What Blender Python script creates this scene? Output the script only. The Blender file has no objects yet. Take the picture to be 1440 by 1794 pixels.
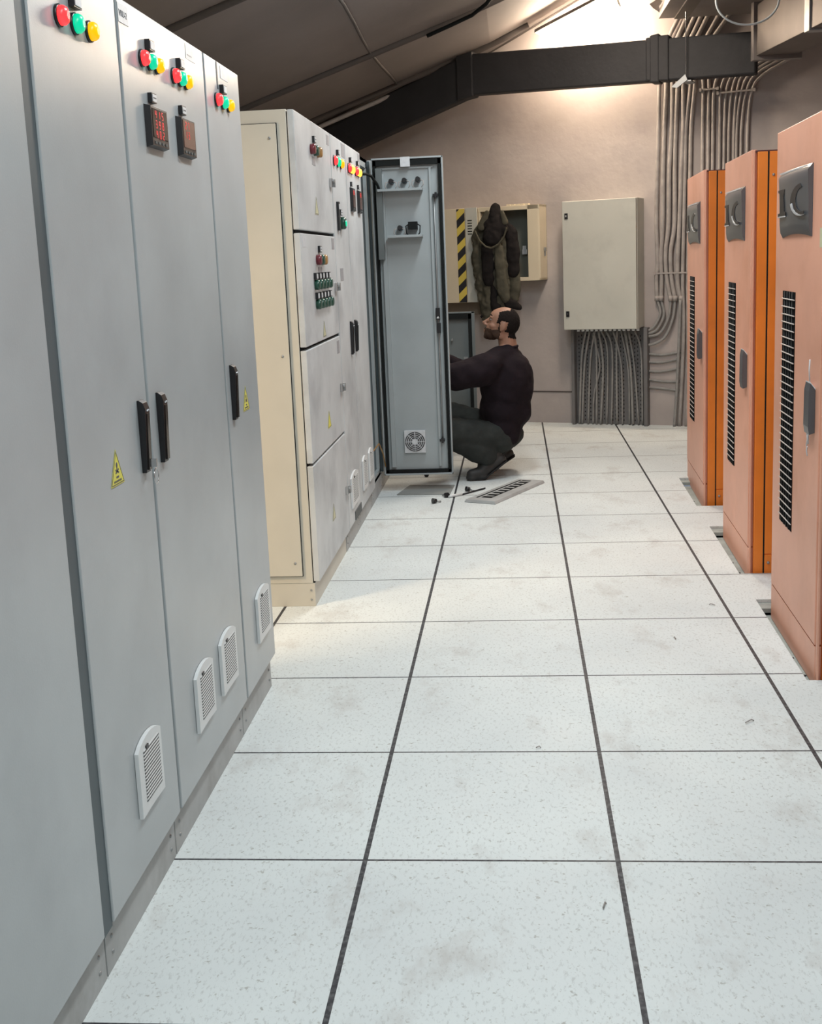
import bpy, bmesh, math, random
from mathutils import Vector, Matrix, noise
from math import pi, sin, cos
random.seed(7)
SC = bpy.context.scene
COL = SC.collection

# ------------------------------------------------------------ camera
def rot(p, yaw, rol):
    return Matrix.Rotation(yaw, 3, 'Z') @ Matrix.Rotation(p, 3, 'X') @ Matrix.Rotation(rol, 3, 'Y')
R = rot(-0.17509, 0.08502, 0.04009)
cam = bpy.data.cameras.new('camera')
cam.sensor_width = 36; cam.sensor_fit = 'AUTO'
cam.lens = 1980.5 * 36 / 1794
cam.shift_x = (720 - 742.07) / 1794
cam.shift_y = (804.81 - 897) / 1794
cam.clip_start = 0.02
camo = bpy.data.objects.new('camera', cam); COL.objects.link(camo)
rx, fy, uz = R.col[0], R.col[1], R.col[2]
m = Matrix((( rx[0], uz[0], -fy[0], 0.3903), (rx[1], uz[1], -fy[1], -2.4801), (rx[2], uz[2], -fy[2], 1.4127), (0, 0, 0, 1)))
camo.matrix_world = m
SC.camera = camo

# ------------------------------------------------------------ world, lights, exposure
SC.view_settings.view_transform = 'Standard'
SC.view_settings.look = 'None'
SC.view_settings.gamma = 1
SC.view_settings.use_curve_mapping = False
SC.view_settings.exposure = 0.0
w = bpy.data.worlds.new('world'); SC.world = w; w.use_nodes = True
w.node_tree.nodes['Background'].inputs[0].default_value = (0.75, 0.85, 1, 1)
w.node_tree.nodes['Background'].inputs[1].default_value = 0.25

def area(name, loc, size, energy, color, rotz=0, tilt=(0, 0), spread=180):
    l = bpy.data.lights.new(name, 'AREA'); l.shape = 'RECTANGLE'; l.size, l.size_y = size
    l.energy = energy; l.color = color; l.spread = math.radians(spread)
    o = bpy.data.objects.new(name, l); COL.objects.link(o); o.location = loc
    o.rotation_euler = (tilt[0], tilt[1], rotz)
    return o
COOL = (0.90, 0.97, 1.0)
WARM = (1.0, 0.74, 0.47)
area('aisle_lamp', (0.62, -1.6, 3.10), (0.25, 1.3), 41, COOL)
area('aisle_lamp', (0.62, 1.0, 3.10), (0.25, 1.3), 45, COOL)
area('aisle_lamp', (0.35, 3.6, 3.02), (0.25, 1.3), 36, COOL)
area('aisle_lamp', (1.2, -3.6, 3.0), (0.25, 1.3), 30, COOL)
area('aisle_lamp', (1.00, 5.25, 3.30), (0.20, 1.0), 48, (1, 0.86, 0.72))
area('rear_row_lamp', (-2.00, 0.62, 2.14), (0.12, 0.5), 64, WARM, 0, (0, math.radians(-4)))

# ------------------------------------------------------------ materials
def mat(name, col, rough=0.5, metal=0.0, var=0.12, scale=6.0, emis=0, ecol=None, spec=0.5, dirt=None, dirt_amt=0.4, dirt_scale=1.5, bump=0.0, bscale=60, stretch=None, coat=0):
    mt = bpy.data.materials.new(name); mt.use_nodes = True
    nt = mt.node_tree; N = nt.nodes; L = nt.links
    b = N['Principled BSDF']
    b.inputs['Roughness'].default_value = rough
    b.inputs['Metallic'].default_value = metal
    b.inputs['Specular IOR Level'].default_value = spec
    if coat: b.inputs['Coat Weight'].default_value = coat; b.inputs['Coat Roughness'].default_value = 0.25
    geo = N.new('ShaderNodeNewGeometry')
    src = geo.outputs['Position']
    if stretch:
        mp = N.new('ShaderNodeMapping'); mp.inputs['Scale'].default_value = stretch
        L.new(src, mp.inputs['Vector']); src = mp.outputs['Vector']
    n = N.new('ShaderNodeTexNoise'); n.inputs['Scale'].default_value = scale; n.inputs['Detail'].default_value = 5
    L.new(src, n.inputs['Vector'])
    rp = N.new('ShaderNodeMapRange'); rp.inputs[1].default_value = 0.3; rp.inputs[2].default_value = 0.7
    rp.inputs[3].default_value = 1 - var; rp.inputs[4].default_value = 1 + var * 0.5
    L.new(n.outputs['Fac'], rp.inputs[0])
    mx = N.new('ShaderNodeVectorMath'); mx.operation = 'SCALE'
    mx.inputs[0].default_value = col[:3]
    L.new(rp.outputs[0], mx.inputs['Scale'])
    out = mx.outputs[0]
    if dirt:
        n2 = N.new('ShaderNodeTexNoise'); n2.inputs['Scale'].default_value = dirt_scale; n2.inputs['Detail'].default_value = 8; n2.inputs['Roughness'].default_value = 0.65
        L.new(src, n2.inputs['Vector'])
        r2 = N.new('ShaderNodeMapRange'); r2.inputs[1].default_value = 0.5; r2.inputs[2].default_value = 0.75; r2.inputs[4].default_value = dirt_amt
        L.new(n2.outputs['Fac'], r2.inputs[0])
        mm = N.new('ShaderNodeMix'); mm.data_type = 'RGBA'
        L.new(r2.outputs[0], mm.inputs[0]); L.new(out, mm.inputs[6]); mm.inputs[7].default_value = (*dirt, 1)
        out = mm.outputs[2]
    L.new(out, b.inputs['Base Color'])
    if emis:
        b.inputs['Emission Color'].default_value = (*(ecol or col), 1)
        b.inputs['Emission Strength'].default_value = emis
    if bump:
        n3 = N.new('ShaderNodeTexNoise'); n3.inputs['Scale'].default_value = bscale; n3.inputs['Detail'].default_value = 4
        L.new(geo.outputs['Position'], n3.inputs['Vector'])
        bp = N.new('ShaderNodeBump'); bp.inputs['Strength'].default_value = bump; bp.inputs['Distance'].default_value = 0.01
        L.new(n3.outputs['Fac'], bp.inputs['Height']); L.new(bp.outputs[0], b.inputs['Normal'])
    return mt

M = {}
M['grey'] = mat('grey_paint', (0.42, 0.452, 0.462), 0.28, 0, 0.10, 3, dirt=(0.28, 0.30, 0.32), dirt_amt=0.35, dirt_scale=2.2, bump=0.03, bscale=250)
M['grey_edge'] = mat('grey_recess', (0.075, 0.10, 0.11), 0.5)
M['pale'] = mat('pale_paint', (0.58, 0.605, 0.615), 0.42, 0, 0.14, 4, dirt=(0.28, 0.29, 0.31), dirt_amt=0.65, dirt_scale=2.6, bump=0.03, bscale=250)
M['cream'] = mat('warm_lit_paint', (0.60, 0.57, 0.49), 0.45, 0, 0.06, 4)  # same pale paint, with the warm lamp light put into its colour
M['plinth'] = mat('plinth_paint', (0.42, 0.43, 0.425), 0.5, 0, 0.15, 8, dirt=(0.2, 0.18, 0.16), dirt_amt=0.5, dirt_scale=5)
M['inner'] = mat('inner_door_paint', (0.36, 0.40, 0.41), 0.4, 0, 0.10, 4)
M['inner_dark'] = mat('inner_cabinet_paint', (0.14, 0.16, 0.16), 0.5, 0, 0.1, 4)
M['black'] = mat('black_plastic', (0.012, 0.012, 0.014), 0.35)
M['rubber'] = mat('black_rubber', (0.010, 0.012, 0.012), 0.8, spec=0.2)
M['gloss'] = mat('glossy_black', (0.02, 0.016, 0.014), 0.12)
M['white'] = mat('white_plastic', (0.72, 0.74, 0.74), 0.4, 0, 0.04)
M['slot'] = mat('slot_shadow_grey', (0.10, 0.11, 0.11), 0.7)
M['paper'] = mat('paper_label', (0.62, 0.64, 0.66), 0.45, 0, 0.1, 60)
M['print'] = mat('printed_ink', (0.10, 0.10, 0.11), 0.6)
M['greyprint'] = mat('grey_print_label', (0.34, 0.34, 0.36), 0.5, 0, 0.3, 200)
M['yellow'] = mat('yellow_sticker', (0.75, 0.70, 0.12), 0.45, 0, 0.05)
M['palesticker'] = mat('faded_sticker', (0.56, 0.55, 0.36), 0.45, 0, 0.05)
M['chrome'] = mat('chrome', (0.6, 0.6, 0.6), 0.2, 1.0)
M['steel'] = mat('galvanised_steel', (0.35, 0.36, 0.36), 0.45, 0.6, 0.2, 10)
M['steel_floor'] = mat('steel_channel', (0.36, 0.40, 0.38), 0.55, 0.2, 0.25, 9, dirt=(0.12, 0.12, 0.12), dirt_amt=0.5, dirt_scale=12)
M['red_on'] = mat('red_lamp_lit', (0.5, 0.02, 0.02), 0.3, 0, 0, emis=1.9, ecol=(1, 0.03, 0.035))
M['green_on'] = mat('green_lamp_lit', (0.0, 0.3, 0.18), 0.3, 0, 0, emis=0.65, ecol=(0.0, 0.9, 0.45))
M['yellow_on'] = mat('yellow_lamp_lit', (0.5, 0.28, 0.0), 0.3, 0, 0, emis=0.9, ecol=(1, 0.50, 0.0))
M['orange_on'] = mat('orange_lamp_lit', (0.9, 0.3, 0.02), 0.3, 0, 0, emis=2.5, ecol=(1, 0.42, 0.05))
M['red_off'] = mat('red_lamp_unlit', (0.16, 0.02, 0.03), 0.3)
M['green_off'] = mat('green_lamp_unlit', (0.015, 0.07, 0.045), 0.3)
M['yellow_off'] = mat('yellow_lamp_unlit', (0.38, 0.20, 0.06), 0.3)
M['led'] = mat('red_led', (0.3, 0.02, 0.02), 0.4, 0, 0, emis=0.55, ecol=(1, 0.08, 0.08))
M['screen'] = mat('meter_screen', (0.025, 0.018, 0.018), 0.15)
M['screen_glare'] = mat('meter_screen_brown', (0.14, 0.07, 0.055), 0.15)
M['orange'] = mat('orange_paint', (0.80, 0.23, 0.028), 0.45, 0, 0.12, 5, dirt=(0.38, 0.12, 0.04), dirt_amt=0.3, dirt_scale=3, bump=0.02, bscale=200)
M['salmon'] = mat('orange_paint_pink_sheen', (0.76, 0.38, 0.26), 0.42, 0, 0.08, 4, dirt=(0.55, 0.22, 0.11), dirt_amt=0.5, dirt_scale=2.5, bump=0.02, bscale=200)  # orange fronts, pink reflection of the grey rows put into the colour
M['maroon'] = mat('dark_red_top_edge', (0.10, 0.03, 0.03), 0.5)
M['badge'] = mat('grey_badge_plastic', (0.115, 0.12, 0.13), 0.28, 0.3)
M['badge_hi'] = mat('silver_highlight', (0.75, 0.77, 0.8), 0.25, 0.4)  # painted highlights along the raised edges of the badge
M['mesh_black'] = mat('grille_black', (0.006, 0.006, 0.007), 0.9, spec=0.05)
M['mesh_bar'] = mat('grille_bar_pale', (0.52, 0.46, 0.42), 0.4)
M['mesh_vbar'] = mat('grille_bar_dark', (0.05, 0.048, 0.045), 0.6, spec=0.2)
M['wall'] = mat('painted_plaster', (0.42, 0.375, 0.355), 0.85, 0, 0.16, 2.0, dirt=(0.30, 0.27, 0.27), dirt_amt=0.6, dirt_scale=1.6, bump=0.35, bscale=14)
M['ceil'] = mat('dark_ceiling_lining', (0.19, 0.165, 0.155), 0.8, 0, 0.12, 1.5, bump=0.25, bscale=5)
M['rib'] = mat('dark_seam', (0.07, 0.06, 0.055), 0.8)
M['duct'] = mat('black_foam_insulation', (0.014, 0.014, 0.016), 0.7, 0, 0.25, 6, bump=0.2, bscale=25)
M['metalduct'] = mat('sheet_metal_duct', (0.13, 0.112, 0.10), 0.5, 0.35, 0.15, 5)
M['tray'] = mat('dull_metal_panel', (0.20, 0.18, 0.17), 0.5, 0.2, 0.15, 5)
M['conduit'] = mat('dusty_grey_conduit', (0.36, 0.33, 0.31), 0.7, 0, 0.2, 15)
M['cable'] = mat('dusty_cable', (0.28, 0.275, 0.265), 0.7, 0, 0.2, 20)
M['trunk'] = mat('grey_perforated_tray', (0.15, 0.145, 0.145), 0.6, 0, 0.15, 8)
M['wallbox'] = mat('beige_grey_enclosure', (0.54, 0.54, 0.48), 0.5, 0, 0.06, 3, dirt=(0.2, 0.2, 0.19), dirt_amt=0.2, dirt_scale=4)
M['creambox'] = mat('cream_enclosure', (0.66, 0.58, 0.43), 0.5, 0, 0.05, 4)
M['green_in'] = mat('grey_green_backplate', (0.14, 0.15, 0.13), 0.6)
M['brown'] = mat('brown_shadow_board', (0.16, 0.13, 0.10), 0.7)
M['tube'] = mat('lit_fluorescent_tube', (1, 0.9, 0.8), 0.4, 0, 0, emis=125, ecol=(1, 0.80, 0.60))
M['skin'] = mat('skin', (0.30, 0.155, 0.10), 0.55, 0, 0.12, 30)
M['hair'] = mat('dark_hair', (0.013, 0.010, 0.009), 0.85, 0, 0.4, 120, bump=0.5, bscale=300, spec=0.12)
M['beard'] = mat('beard_stubble', (0.060, 0.036, 0.026), 0.85, 0, 0.3, 200, bump=0.4, bscale=400, spec=0.12)
M['eye'] = mat('eye', (0.22, 0.18, 0.16), 0.2)
M['sweater'] = mat('dark_plum_knit', (0.014, 0.0095, 0.0125), 0.9, 0, 0.25, 12, bump=0.3, bscale=40, spec=0.15)
M['trouser'] = mat('dark_grey_trousers', (0.032, 0.036, 0.034), 0.85, 0, 0.25, 10, bump=0.35, bscale=25, spec=0.2)
M['shoe'] = mat('dark_work_shoe', (0.028, 0.028, 0.027), 0.6, 0, 0.3, 20)
M['sole'] = mat('shoe_sole', (0.012, 0.012, 0.012), 0.8)
M['olive'] = mat('olive_fabric', (0.085, 0.080, 0.060), 0.9, 0, 0.2, 14, bump=0.4, bscale=30, spec=0.1)
M['jblack'] = mat('black_fabric', (0.018, 0.016, 0.016), 0.9, 0, 0.2, 14, bump=0.4, bscale=30, spec=0.1)
M['ringwire'] = mat('pale_grey_cable', (0.55, 0.60, 0.62), 0.4)
M['greypaper'] = mat('grey_floor_sheet', (0.27, 0.28, 0.27), 0.6)

def floor_mat():
    mt = bpy.data.materials.new('speckled_floor_tiles'); mt.use_nodes = True
    nt = mt.node_tree; N = nt.nodes; L = nt.links; b = N['Principled BSDF']
    geo = N.new('ShaderNodeNewGeometry'); sx = N.new('ShaderNodeSeparateXYZ'); L.new(geo.outputs['Position'], sx.inputs[0])
    def math_(op, a, bb=None, c=None):
        n = N.new('ShaderNodeMath'); n.operation = op
        for i, v in enumerate((a, bb, c)):
            if v is None: continue
            if isinstance(v, (int, float)): n.inputs[i].default_value = v
            else: L.new(v, n.inputs[i])
        return n.outputs[0]
    def line(coord, half):
        p = math_('PINGPONG', math_('ADD', coord, 6.0), 0.3)      # 0 at multiples of 0.6
        return math_('LESS_THAN', p, half)
    lx = line(sx.outputs[0], 0.0060); ly = line(sx.outputs[1], 0.0036)
    seam = math_('MAXIMUM', lx, ly)
    def noise_(sc, det=4, st=None, rough=0.5):
        n = N.new('ShaderNodeTexNoise'); n.inputs['Scale'].default_value = sc; n.inputs['Detail'].default_value = det; n.inputs['Roughness'].default_value = rough
        v = geo.outputs['Position']
        if st:
            mp = N.new('ShaderNodeMapping'); mp.inputs['Scale'].default_value = st; mp.inputs['Rotation'].default_value = (0, 0, 0.6); L.new(v, mp.inputs[0]); v = mp.outputs[0]
        L.new(v, n.inputs['Vector']); return n.outputs['Fac']
    def ramp(f, a, bb, lo, hi):
        r = N.new('ShaderNodeMapRange'); r.inputs[1].default_value = a; r.inputs[2].default_value = bb; r.inputs[3].default_value = lo; r.inputs[4].default_value = hi
        L.new(f, r.inputs[0]); return r.outputs[0]
    def mix(f, a, bb):
        m_ = N.new('ShaderNodeMix'); m_.data_type = 'RGBA'; L.new(f, m_.inputs[0])
        for i, v in ((6, a), (7, bb)):
            if isinstance(v, tuple): m_.inputs[i].default_value = (*v, 1)
            else: L.new(v, m_.inputs[i])
        return m_.outputs[2]
    base = mix(ramp(noise_(1.6, 6), 0.35, 0.7, 0, 1), (0.70, 0.745, 0.735), (0.61, 0.65, 0.65))
    speck = ramp(noise_(115, 3, (1, 0.5, 1), 0.65), 0.54, 0.66, 0, 0.55)
    base = mix(speck, base, (0.42, 0.44, 0.43))
    speck2 = ramp(noise_(48, 2, None, 0.75), 0.64, 0.70, 0, 0.7)
    base = mix(speck2, base, (0.34, 0.34, 0.31))
    stain = ramp(noise_(4.5, 8, (1, 0.6, 1), 0.7), 0.54, 0.72, 0, 0.55)
    base = mix(stain, base, (0.40, 0.37, 0.34))
    scr = ramp(noise_(9, 3, (1, 14, 1), 0.6), 0.70, 0.74, 0, 0.35)
    base = mix(scr, base, (0.42, 0.42, 0.42))
    sc = mix(ramp(noise_(60, 4), 0.45, 0.65, 0, 1), (0.018, 0.019, 0.026), (0.085, 0.09, 0.095))
    L.new(mix(seam, base, sc), b.inputs['Base Color'])
    b.inputs['Roughness'].default_value = 0.42
    L.new(ramp(noise_(5, 5), 0.3, 0.7, 0.50, 0.62), b.inputs['Roughness'])
    b.inputs['Specular IOR Level'].default_value = 0.4
    return mt
M['floor'] = floor_mat()

def hazard_mat():
    mt = bpy.data.materials.new('hazard_tape'); mt.use_nodes = True
    nt = mt.node_tree; N = nt.nodes; L = nt.links; b = N['Principled BSDF']
    geo = N.new('ShaderNodeNewGeometry'); d = N.new('ShaderNodeVectorMath'); d.operation = 'DOT_PRODUCT'
    d.inputs[1].default_value = (-0.94 * 0.9, 0.342 * 0.9, 1.0); L.new(geo.outputs['Position'], d.inputs[0])
    a = N.new('ShaderNodeMath'); a.operation = 'MULTIPLY_ADD'; a.inputs[1].default_value = 7.4; a.inputs[2].default_value = 40; L.new(d.outputs['Value'], a.inputs[0])
    f = N.new('ShaderNodeMath'); f.operation = 'FRACT'; L.new(a.outputs[0], f.inputs[0])
    g = N.new('ShaderNodeMath'); g.operation = 'LESS_THAN'; g.inputs[1].default_value = 0.5; L.new(f.outputs[0], g.inputs[0])
    mx = N.new('ShaderNodeMix'); mx.data_type = 'RGBA'; L.new(g.outputs[0], mx.inputs[0])
    mx.inputs[6].default_value = (0.66, 0.52, 0.10, 1); mx.inputs[7].default_value = (0.02, 0.02, 0.025, 1)
    L.new(mx.outputs[2], b.inputs['Base Color']); b.inputs['Roughness'].default_value = 0.5
    return mt
M['hazard'] = hazard_mat()

# ------------------------------------------------------------ mesh helpers
class MB:
    def __init__(s): s.v = []; s.f = []; s.mi = []; s.sm = []; s.k = 0; s.smooth = False
    def add(s, vs, fs, smooth=None):
        o = len(s.v); s.v += [Vector(p) for p in vs]
        for f in fs: s.f.append([o + i for i in f]); s.mi.append(s.k); s.sm.append(s.smooth if smooth is None else smooth)
        return s
    def use(s, k): s.k = k; return s
    def hexa(s, b, t):
        return s.add(list(b) + list(t), [(3, 2, 1, 0), (4, 5, 6, 7), (0, 1, 5, 4), (1, 2, 6, 5), (2, 3, 7, 6), (3, 0, 4, 7)])
    def box(s, x0, x1, y0, y1, z0, z1):
        if x0 > x1: x0, x1 = x1, x0
        if y0 > y1: y0, y1 = y1, y0
        if z0 > z1: z0, z1 = z1, z0
        return s.hexa([(x0, y0, z0), (x1, y0, z0), (x1, y1, z0), (x0, y1, z0)], [(x0, y0, z1), (x1, y0, z1), (x1, y1, z1), (x0, y1, z1)])
    def prism(s, pts, d):
        """closed polygon pts (3-D) swept along vector d"""
        n = len(pts); d = Vector(d); pts = [Vector(p) for p in pts]
        return s.add(pts + [p + d for p in pts], [tuple(range(n))[::-1], tuple(range(n, 2 * n))] + [(i, (i + 1) % n, n + (i + 1) % n, n + i) for i in range(n)])
    def tube(s, pts, r, seg=10, caps=True):
        pts = [Vector(p) for p in pts]; n = len(pts)
        rs = r if isinstance(r, (list, tuple)) else [r] * n
        vs = []; ref = None
        for i, p in enumerate(pts):
            a = pts[max(i - 1, 0)]; b = pts[min(i + 1, n - 1)]; t = (b - a).normalized()
            if ref is None:
                ref = Vector((0, 0, 1)) if abs(t.z) < 0.9 else Vector((1, 0, 0))
            u = (ref - t * ref.dot(t)).normalized(); ref = u; w_ = t.cross(u)
            for k in range(seg):
                an = 2 * pi * k / seg; vs.append(p + (u * cos(an) + w_ * sin(an)) * rs[i])
        fs = []
        for i in range(n - 1):
            for k in range(seg):
                k2 = (k + 1) % seg; fs.append((i * seg + k, i * seg + k2, (i + 1) * seg + k2, (i + 1) * seg + k))
        o = len(s.v); s.add(vs, fs, True)
        if caps:
            s.f.append([o + k for k in range(seg)][::-1]); s.mi.append(s.k); s.sm.append(False)
            s.f.append([o + (n - 1) * seg + k for k in range(seg)]); s.mi.append(s.k); s.sm.append(False)
        return s
    def ball(s, c, r, seg=16, rings=10, basis=None):
        c = Vector(c); r = (r, r, r) if isinstance(r, (int, float)) else r
        B = basis or (Vector((1, 0, 0)), Vector((0, 1, 0)), Vector((0, 0, 1)))
        vs = []
        for i in range(1, rings):
            a = pi * i / rings
            for k in range(seg):
                b = 2 * pi * k / seg
                vs.append(c + B[0] * (r[0] * sin(a) * cos(b)) + B[1] * (r[1] * sin(a) * sin(b)) + B[2] * (r[2] * cos(a)))
        top = len(vs); vs.append(c + B[2] * r[2]); bot = len(vs); vs.append(c - B[2] * r[2])
        fs = []
        for i in range(rings - 2):
            for k in range(seg):
                k2 = (k + 1) % seg; fs.append((i * seg + k, (i + 1) * seg + k, (i + 1) * seg + k2, i * seg + k2))
        for k in range(seg):
            k2 = (k + 1) % seg; fs.append((top, k, k2)); fs.append((bot, (rings - 2) * seg + k2, (rings - 2) * seg + k))
        return s.add(vs, fs, True)
    def caps(s, p0, r0, p1, r1):
        s.ball(p0, r0); s.ball(p1, r1); s.tube([p0, p1], [r0 * .995, r1 * .995], 16); return s

def obj(name, mb, mats, parent=None, bevel=0, smooth=False, origin=None):
    me = bpy.data.meshes.new(name)
    off = Vector(parent['_o']) if parent else (Vector(origin) if origin is not None else None)
    if off is None:
        xs = [v.x for v in mb.v]; ys = [v.y for v in mb.v]; zs = [v.z for v in mb.v]
        off = Vector(((min(xs) + max(xs)) / 2, (min(ys) + max(ys)) / 2, min(zs)))
    me.from_pydata([v - off for v in mb.v], [], mb.f)
    if not isinstance(mats, (list, tuple)): mats = [mats]
    for k in mats: me.materials.append(k)
    for p, k, sm in zip(me.polygons, mb.mi, mb.sm): p.material_index = k; p.use_smooth = sm
    bm = bmesh.new(); bm.from_mesh(me); bmesh.ops.recalc_face_normals(bm, faces=bm.faces[:]); bm.to_mesh(me); bm.free()
    o = bpy.data.objects.new(name, me); COL.objects.link(o)
    o['_o'] = list(off)
    if parent: o.parent = parent
    else: o.location = off
    if bevel:
        b = o.modifiers.new('bevel', 'BEVEL'); b.width = bevel; b.segments = 2; b.limit_method = 'ANGLE'
    return o
def thing(name, label, cat, loc, group=None):
    o = bpy.data.objects.new(name, None); COL.objects.link(o); o.location = loc; o['_o'] = list(loc)
    o.empty_display_size = 0.05
    return tag(o, label, cat, group)
def tag(o, label, cat, group=None, kind=None):
    o['label'] = label; o['category'] = cat
    if group: o['group'] = group
    if kind: o['kind'] = kind
    return o
def struct(name, mb, mt, origin=None):
    o = obj(name, mb, mt, origin=origin); o['kind'] = 'structure'; return o

# ------------------------------------------------------------ the back wall's own frame (it runs askew across the room)
U0 = Vector((0.45, 7.2, 0)); T = Vector((0.94, -0.342, 0)).normalized(); NW = Vector((-0.342, -0.94, 0)).normalized()
def W(s, off, z): return U0 + T * s + NW * off + Vector((0, 0, z))
def wbox(mb, s0, s1, o0, o1, z0, z1):
    return mb.hexa([W(s0, o0, z0), W(s1, o0, z0), W(s1, o1, z0), W(s0, o1, z0)], [W(s0, o0, z1), W(s1, o0, z1), W(s1, o1, z1), W(s0, o1, z1)])

# ------------------------------------------------------------ setting
# floor with notches cut for the orange cabinets
def pitx(y): return 1.335 + 0.021 * (y - 2.0)
pits = [(1.14, 2.03), (2.41, 3.29), (3.77, 4.58)]
mb = MB()
def slab(poly, z0=-0.03, z1=0.0): mb.prism([(x, y, z0) for x, y in poly], (0, 0, z1 - z0))
slab([(-3, -5.2), (1.2, -5.2), (1.2, 9), (-3, 9)])
cur = -5.2
for a, b in pits:
    slab([(1.2, cur), (3.8, cur), (3.8, a), (1.2, a)]); slab([(1.2, a), (pitx(a), a), (pitx(b), b), (1.2, b)]); cur = b
slab([(1.2, cur), (3.8, cur), (3.8, 9), (1.2, 9)])
struct('floor', mb, M['floor'], (0, 0, 0))
mb = MB(); mb.box(1.1, 3.8, 0.9, 4.9, -0.20, -0.18)
struct('trim_1', mb, M['rubber'])
for i, (a, b) in enumerate(pits):
    mb = MB(); mb.k = 0
    mb.hexa([(pitx(a) + .002, a + .004, -.055), (2.25, a + .004, -.055), (2.25, b - .10, -.055), (pitx(b) + .002, b - .10, -.055)],
            [(pitx(a) + .002, a + .004, -.035), (2.25, a + .004, -.035), (2.25, b - .10, -.035), (pitx(b) + .002, b - .10, -.035)])
    mb.hexa([(pitx(b) + .004, b - .085, -.03), (1.62, b - .085, -.03), (1.62, b - .006, -.03), (pitx(b) + .004, b - .006, -.03)],
            [(pitx(b) + .004, b - .085, -.012), (1.62, b - .085, -.012), (1.62, b - .006, -.012), (pitx(b) + .004, b - .006, -.012)])
    mb.k = 1
    for t_ in (0.1, 0.35, 0.75): mb.ball((pitx(a) + .025, a + .06 + t_ * (b - a - .2), -.034), (.007, .007, .003), 8, 5)
    struct('trim_%d' % (i + 2), mb, [M['steel_floor'], M['black']])

# walls
mb = MB(); wbox(mb, -4.2, 3.8, -0.12, 0.0, -0.03, 4.7)
# a chipped strip where an old skirting was
struct('wall_back', mb, M['wall'])
mb = MB(); wbox(mb, -0.4, 0.45, 0.0, 0.006, 0.262, 0.270)
struct('baseboard_back', mb, M['rib'])
mb = MB(); mb.box(-3.0, -2.9, -5.2, 9, -0.03, 4.7); struct('wall_left', mb, M['wall'])
mb = MB(); mb.box(3.7, 3.8, -5.2, 7.5, -0.03, 4.9); struct('wall_right', mb, M['wall'])
mb = MB(); mb.box(-3.0, 3.8, -5.3, -5.2, -0.03, 4.9); struct('wall_front', mb, M['wall'])
def cz(x):
    if x < 0.25: return 3.07 + 0.34 * (x - 0.25)
    if x < 2.2: return 3.07 + 0.45 * (x - 0.25)
    return 3.9475 + 0.2 * (x - 2.2)
mb = MB()
xs = [-3.0, -2, -1.2, -0.6, -0.2, 0.25, 0.8, 1.5, 2.2, 3.8]
for a, b in zip(xs[:-1], xs[1:]):
    mb.hexa([(a, -5.3, cz(a)), (b, -5.3, cz(b)), (b, 9, cz(b)), (a, 9, cz(a))], [(a, -5.3, cz(a) + .05), (b, -5.3, cz(b) + .05), (b, 9, cz(b) + .05), (a, 9, cz(a) + .05)])
struct('ceiling', mb, M['ceil'])
# seams of the lining
def ribpts(y0, y1, x0, x1, n=16, drop=0.012, wob=0.0):
    return [(x0 + (x1 - x0) * i / n, y0 + (y1 - y0) * i / n + wob * sin(i * 1.1), cz(x0 + (x1 - x0) * i / n) - drop) for i in range(n + 1)]
mb = MB(); mb.tube(ribpts(3.15, 3.1, -2.8, 3.6), 0.022, 8); struct('trim_5', mb, M['rib'])
mb = MB(); mb.tube(ribpts(5.50, 5.50, -2.8, 3.6, 16, .010, .012), 0.024, 8); struct('trim_6', mb, M['rib'])
mb = MB(); mb.tube(ribpts(7.05, 6.88, -2.8, 0.55), 0.030, 8); struct('trim_7', mb, M['rib'])
mb = MB(); mb.tube([(-0.52 + .02 * sin(y * 2), y, cz(-.52) - .006) for y in [-5 + .5 * i for i in range(25)]], 0.010, 6); struct('trim_8', mb, M['rib'])
mb = MB(); mb.tube([W(s, 0.012, cz((U0 + T * s).x) - .006) for s in [-3 + .25 * i for i in range(17)]], 0.010, 6); struct('trim_9', mb, M['rib'])
# pale pipe that follows the last seam above the black duct
mb = MB(); mb.tube([(x, 7.12 + .02 * sin(x * 4) - .06 * (x + 1.3), cz(x) - .055) for x in [-1.7 + .1 * i for i in range(15)]], 0.020, 8)
tag(obj('conduit', mb, M['conduit']), 'thin pale pipe running up along the ceiling seam above the sloping black duct', 'pipe')
mb = MB(); mb.tube([(-.15, 5.46, cz(-.15) - .05), (.0, 5.44, cz(0) - .05), (.16, 5.38, cz(.16) - .055), (.26, 5.2, cz(.26) - .06), (.36, 4.9, cz(.36) - .06), (.5, 4.5, cz(.5) - .06)], 0.013, 8)
tag(obj('ceiling_cable', mb, M['rubber']), 'black cable curving across the dark ceiling lining at the top of the photo', 'cable')

# ------------------------------------------------------------ small fittings
FX = -0.447      # plane of the door faces of both grey rows
def disc(mb, y, z, r, depth, seg=18, x=FX):
    mb.tube([(x, y, z), (x + depth * .8, y, z), (x + depth, y, z)], [r, r, r * .8], seg)
def lamps(door, y, z, dy, mats, r=0.0165, tagdz=0.040, labels=None):
    names = ('red', 'green', 'yellow')
    for k, mt in enumerate(mats):
        mb = MB(); mb.use(1); disc(mb, y + (k - 1) * dy, z, r * 1.15, 0.006); mb.use(0)
        mb.tube([(FX + .004, y + (k - 1) * dy, z), (FX + .012, y + (k - 1) * dy, z), (FX + .018, y + (k - 1) * dy, z), (FX + .021, y + (k - 1) * dy, z)], [r, r, r * .8, r * .4], 18)
        o = obj('indicator_lamp', mb, [mt, M['black']], door); o['label'] = names[k] + ' round indicator lamp'
    mb = MB(); mb.box(FX, FX + .012, y - .020, y + .020, z + tagdz - .012, z + tagdz + .012); mb.use(1)
    mb.box(FX + .012, FX + .0135, y - .016, y + .016, z + tagdz - .009, z + tagdz + .009)
    obj('nameplate', mb, [M['black'], M['paper']], door)
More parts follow.
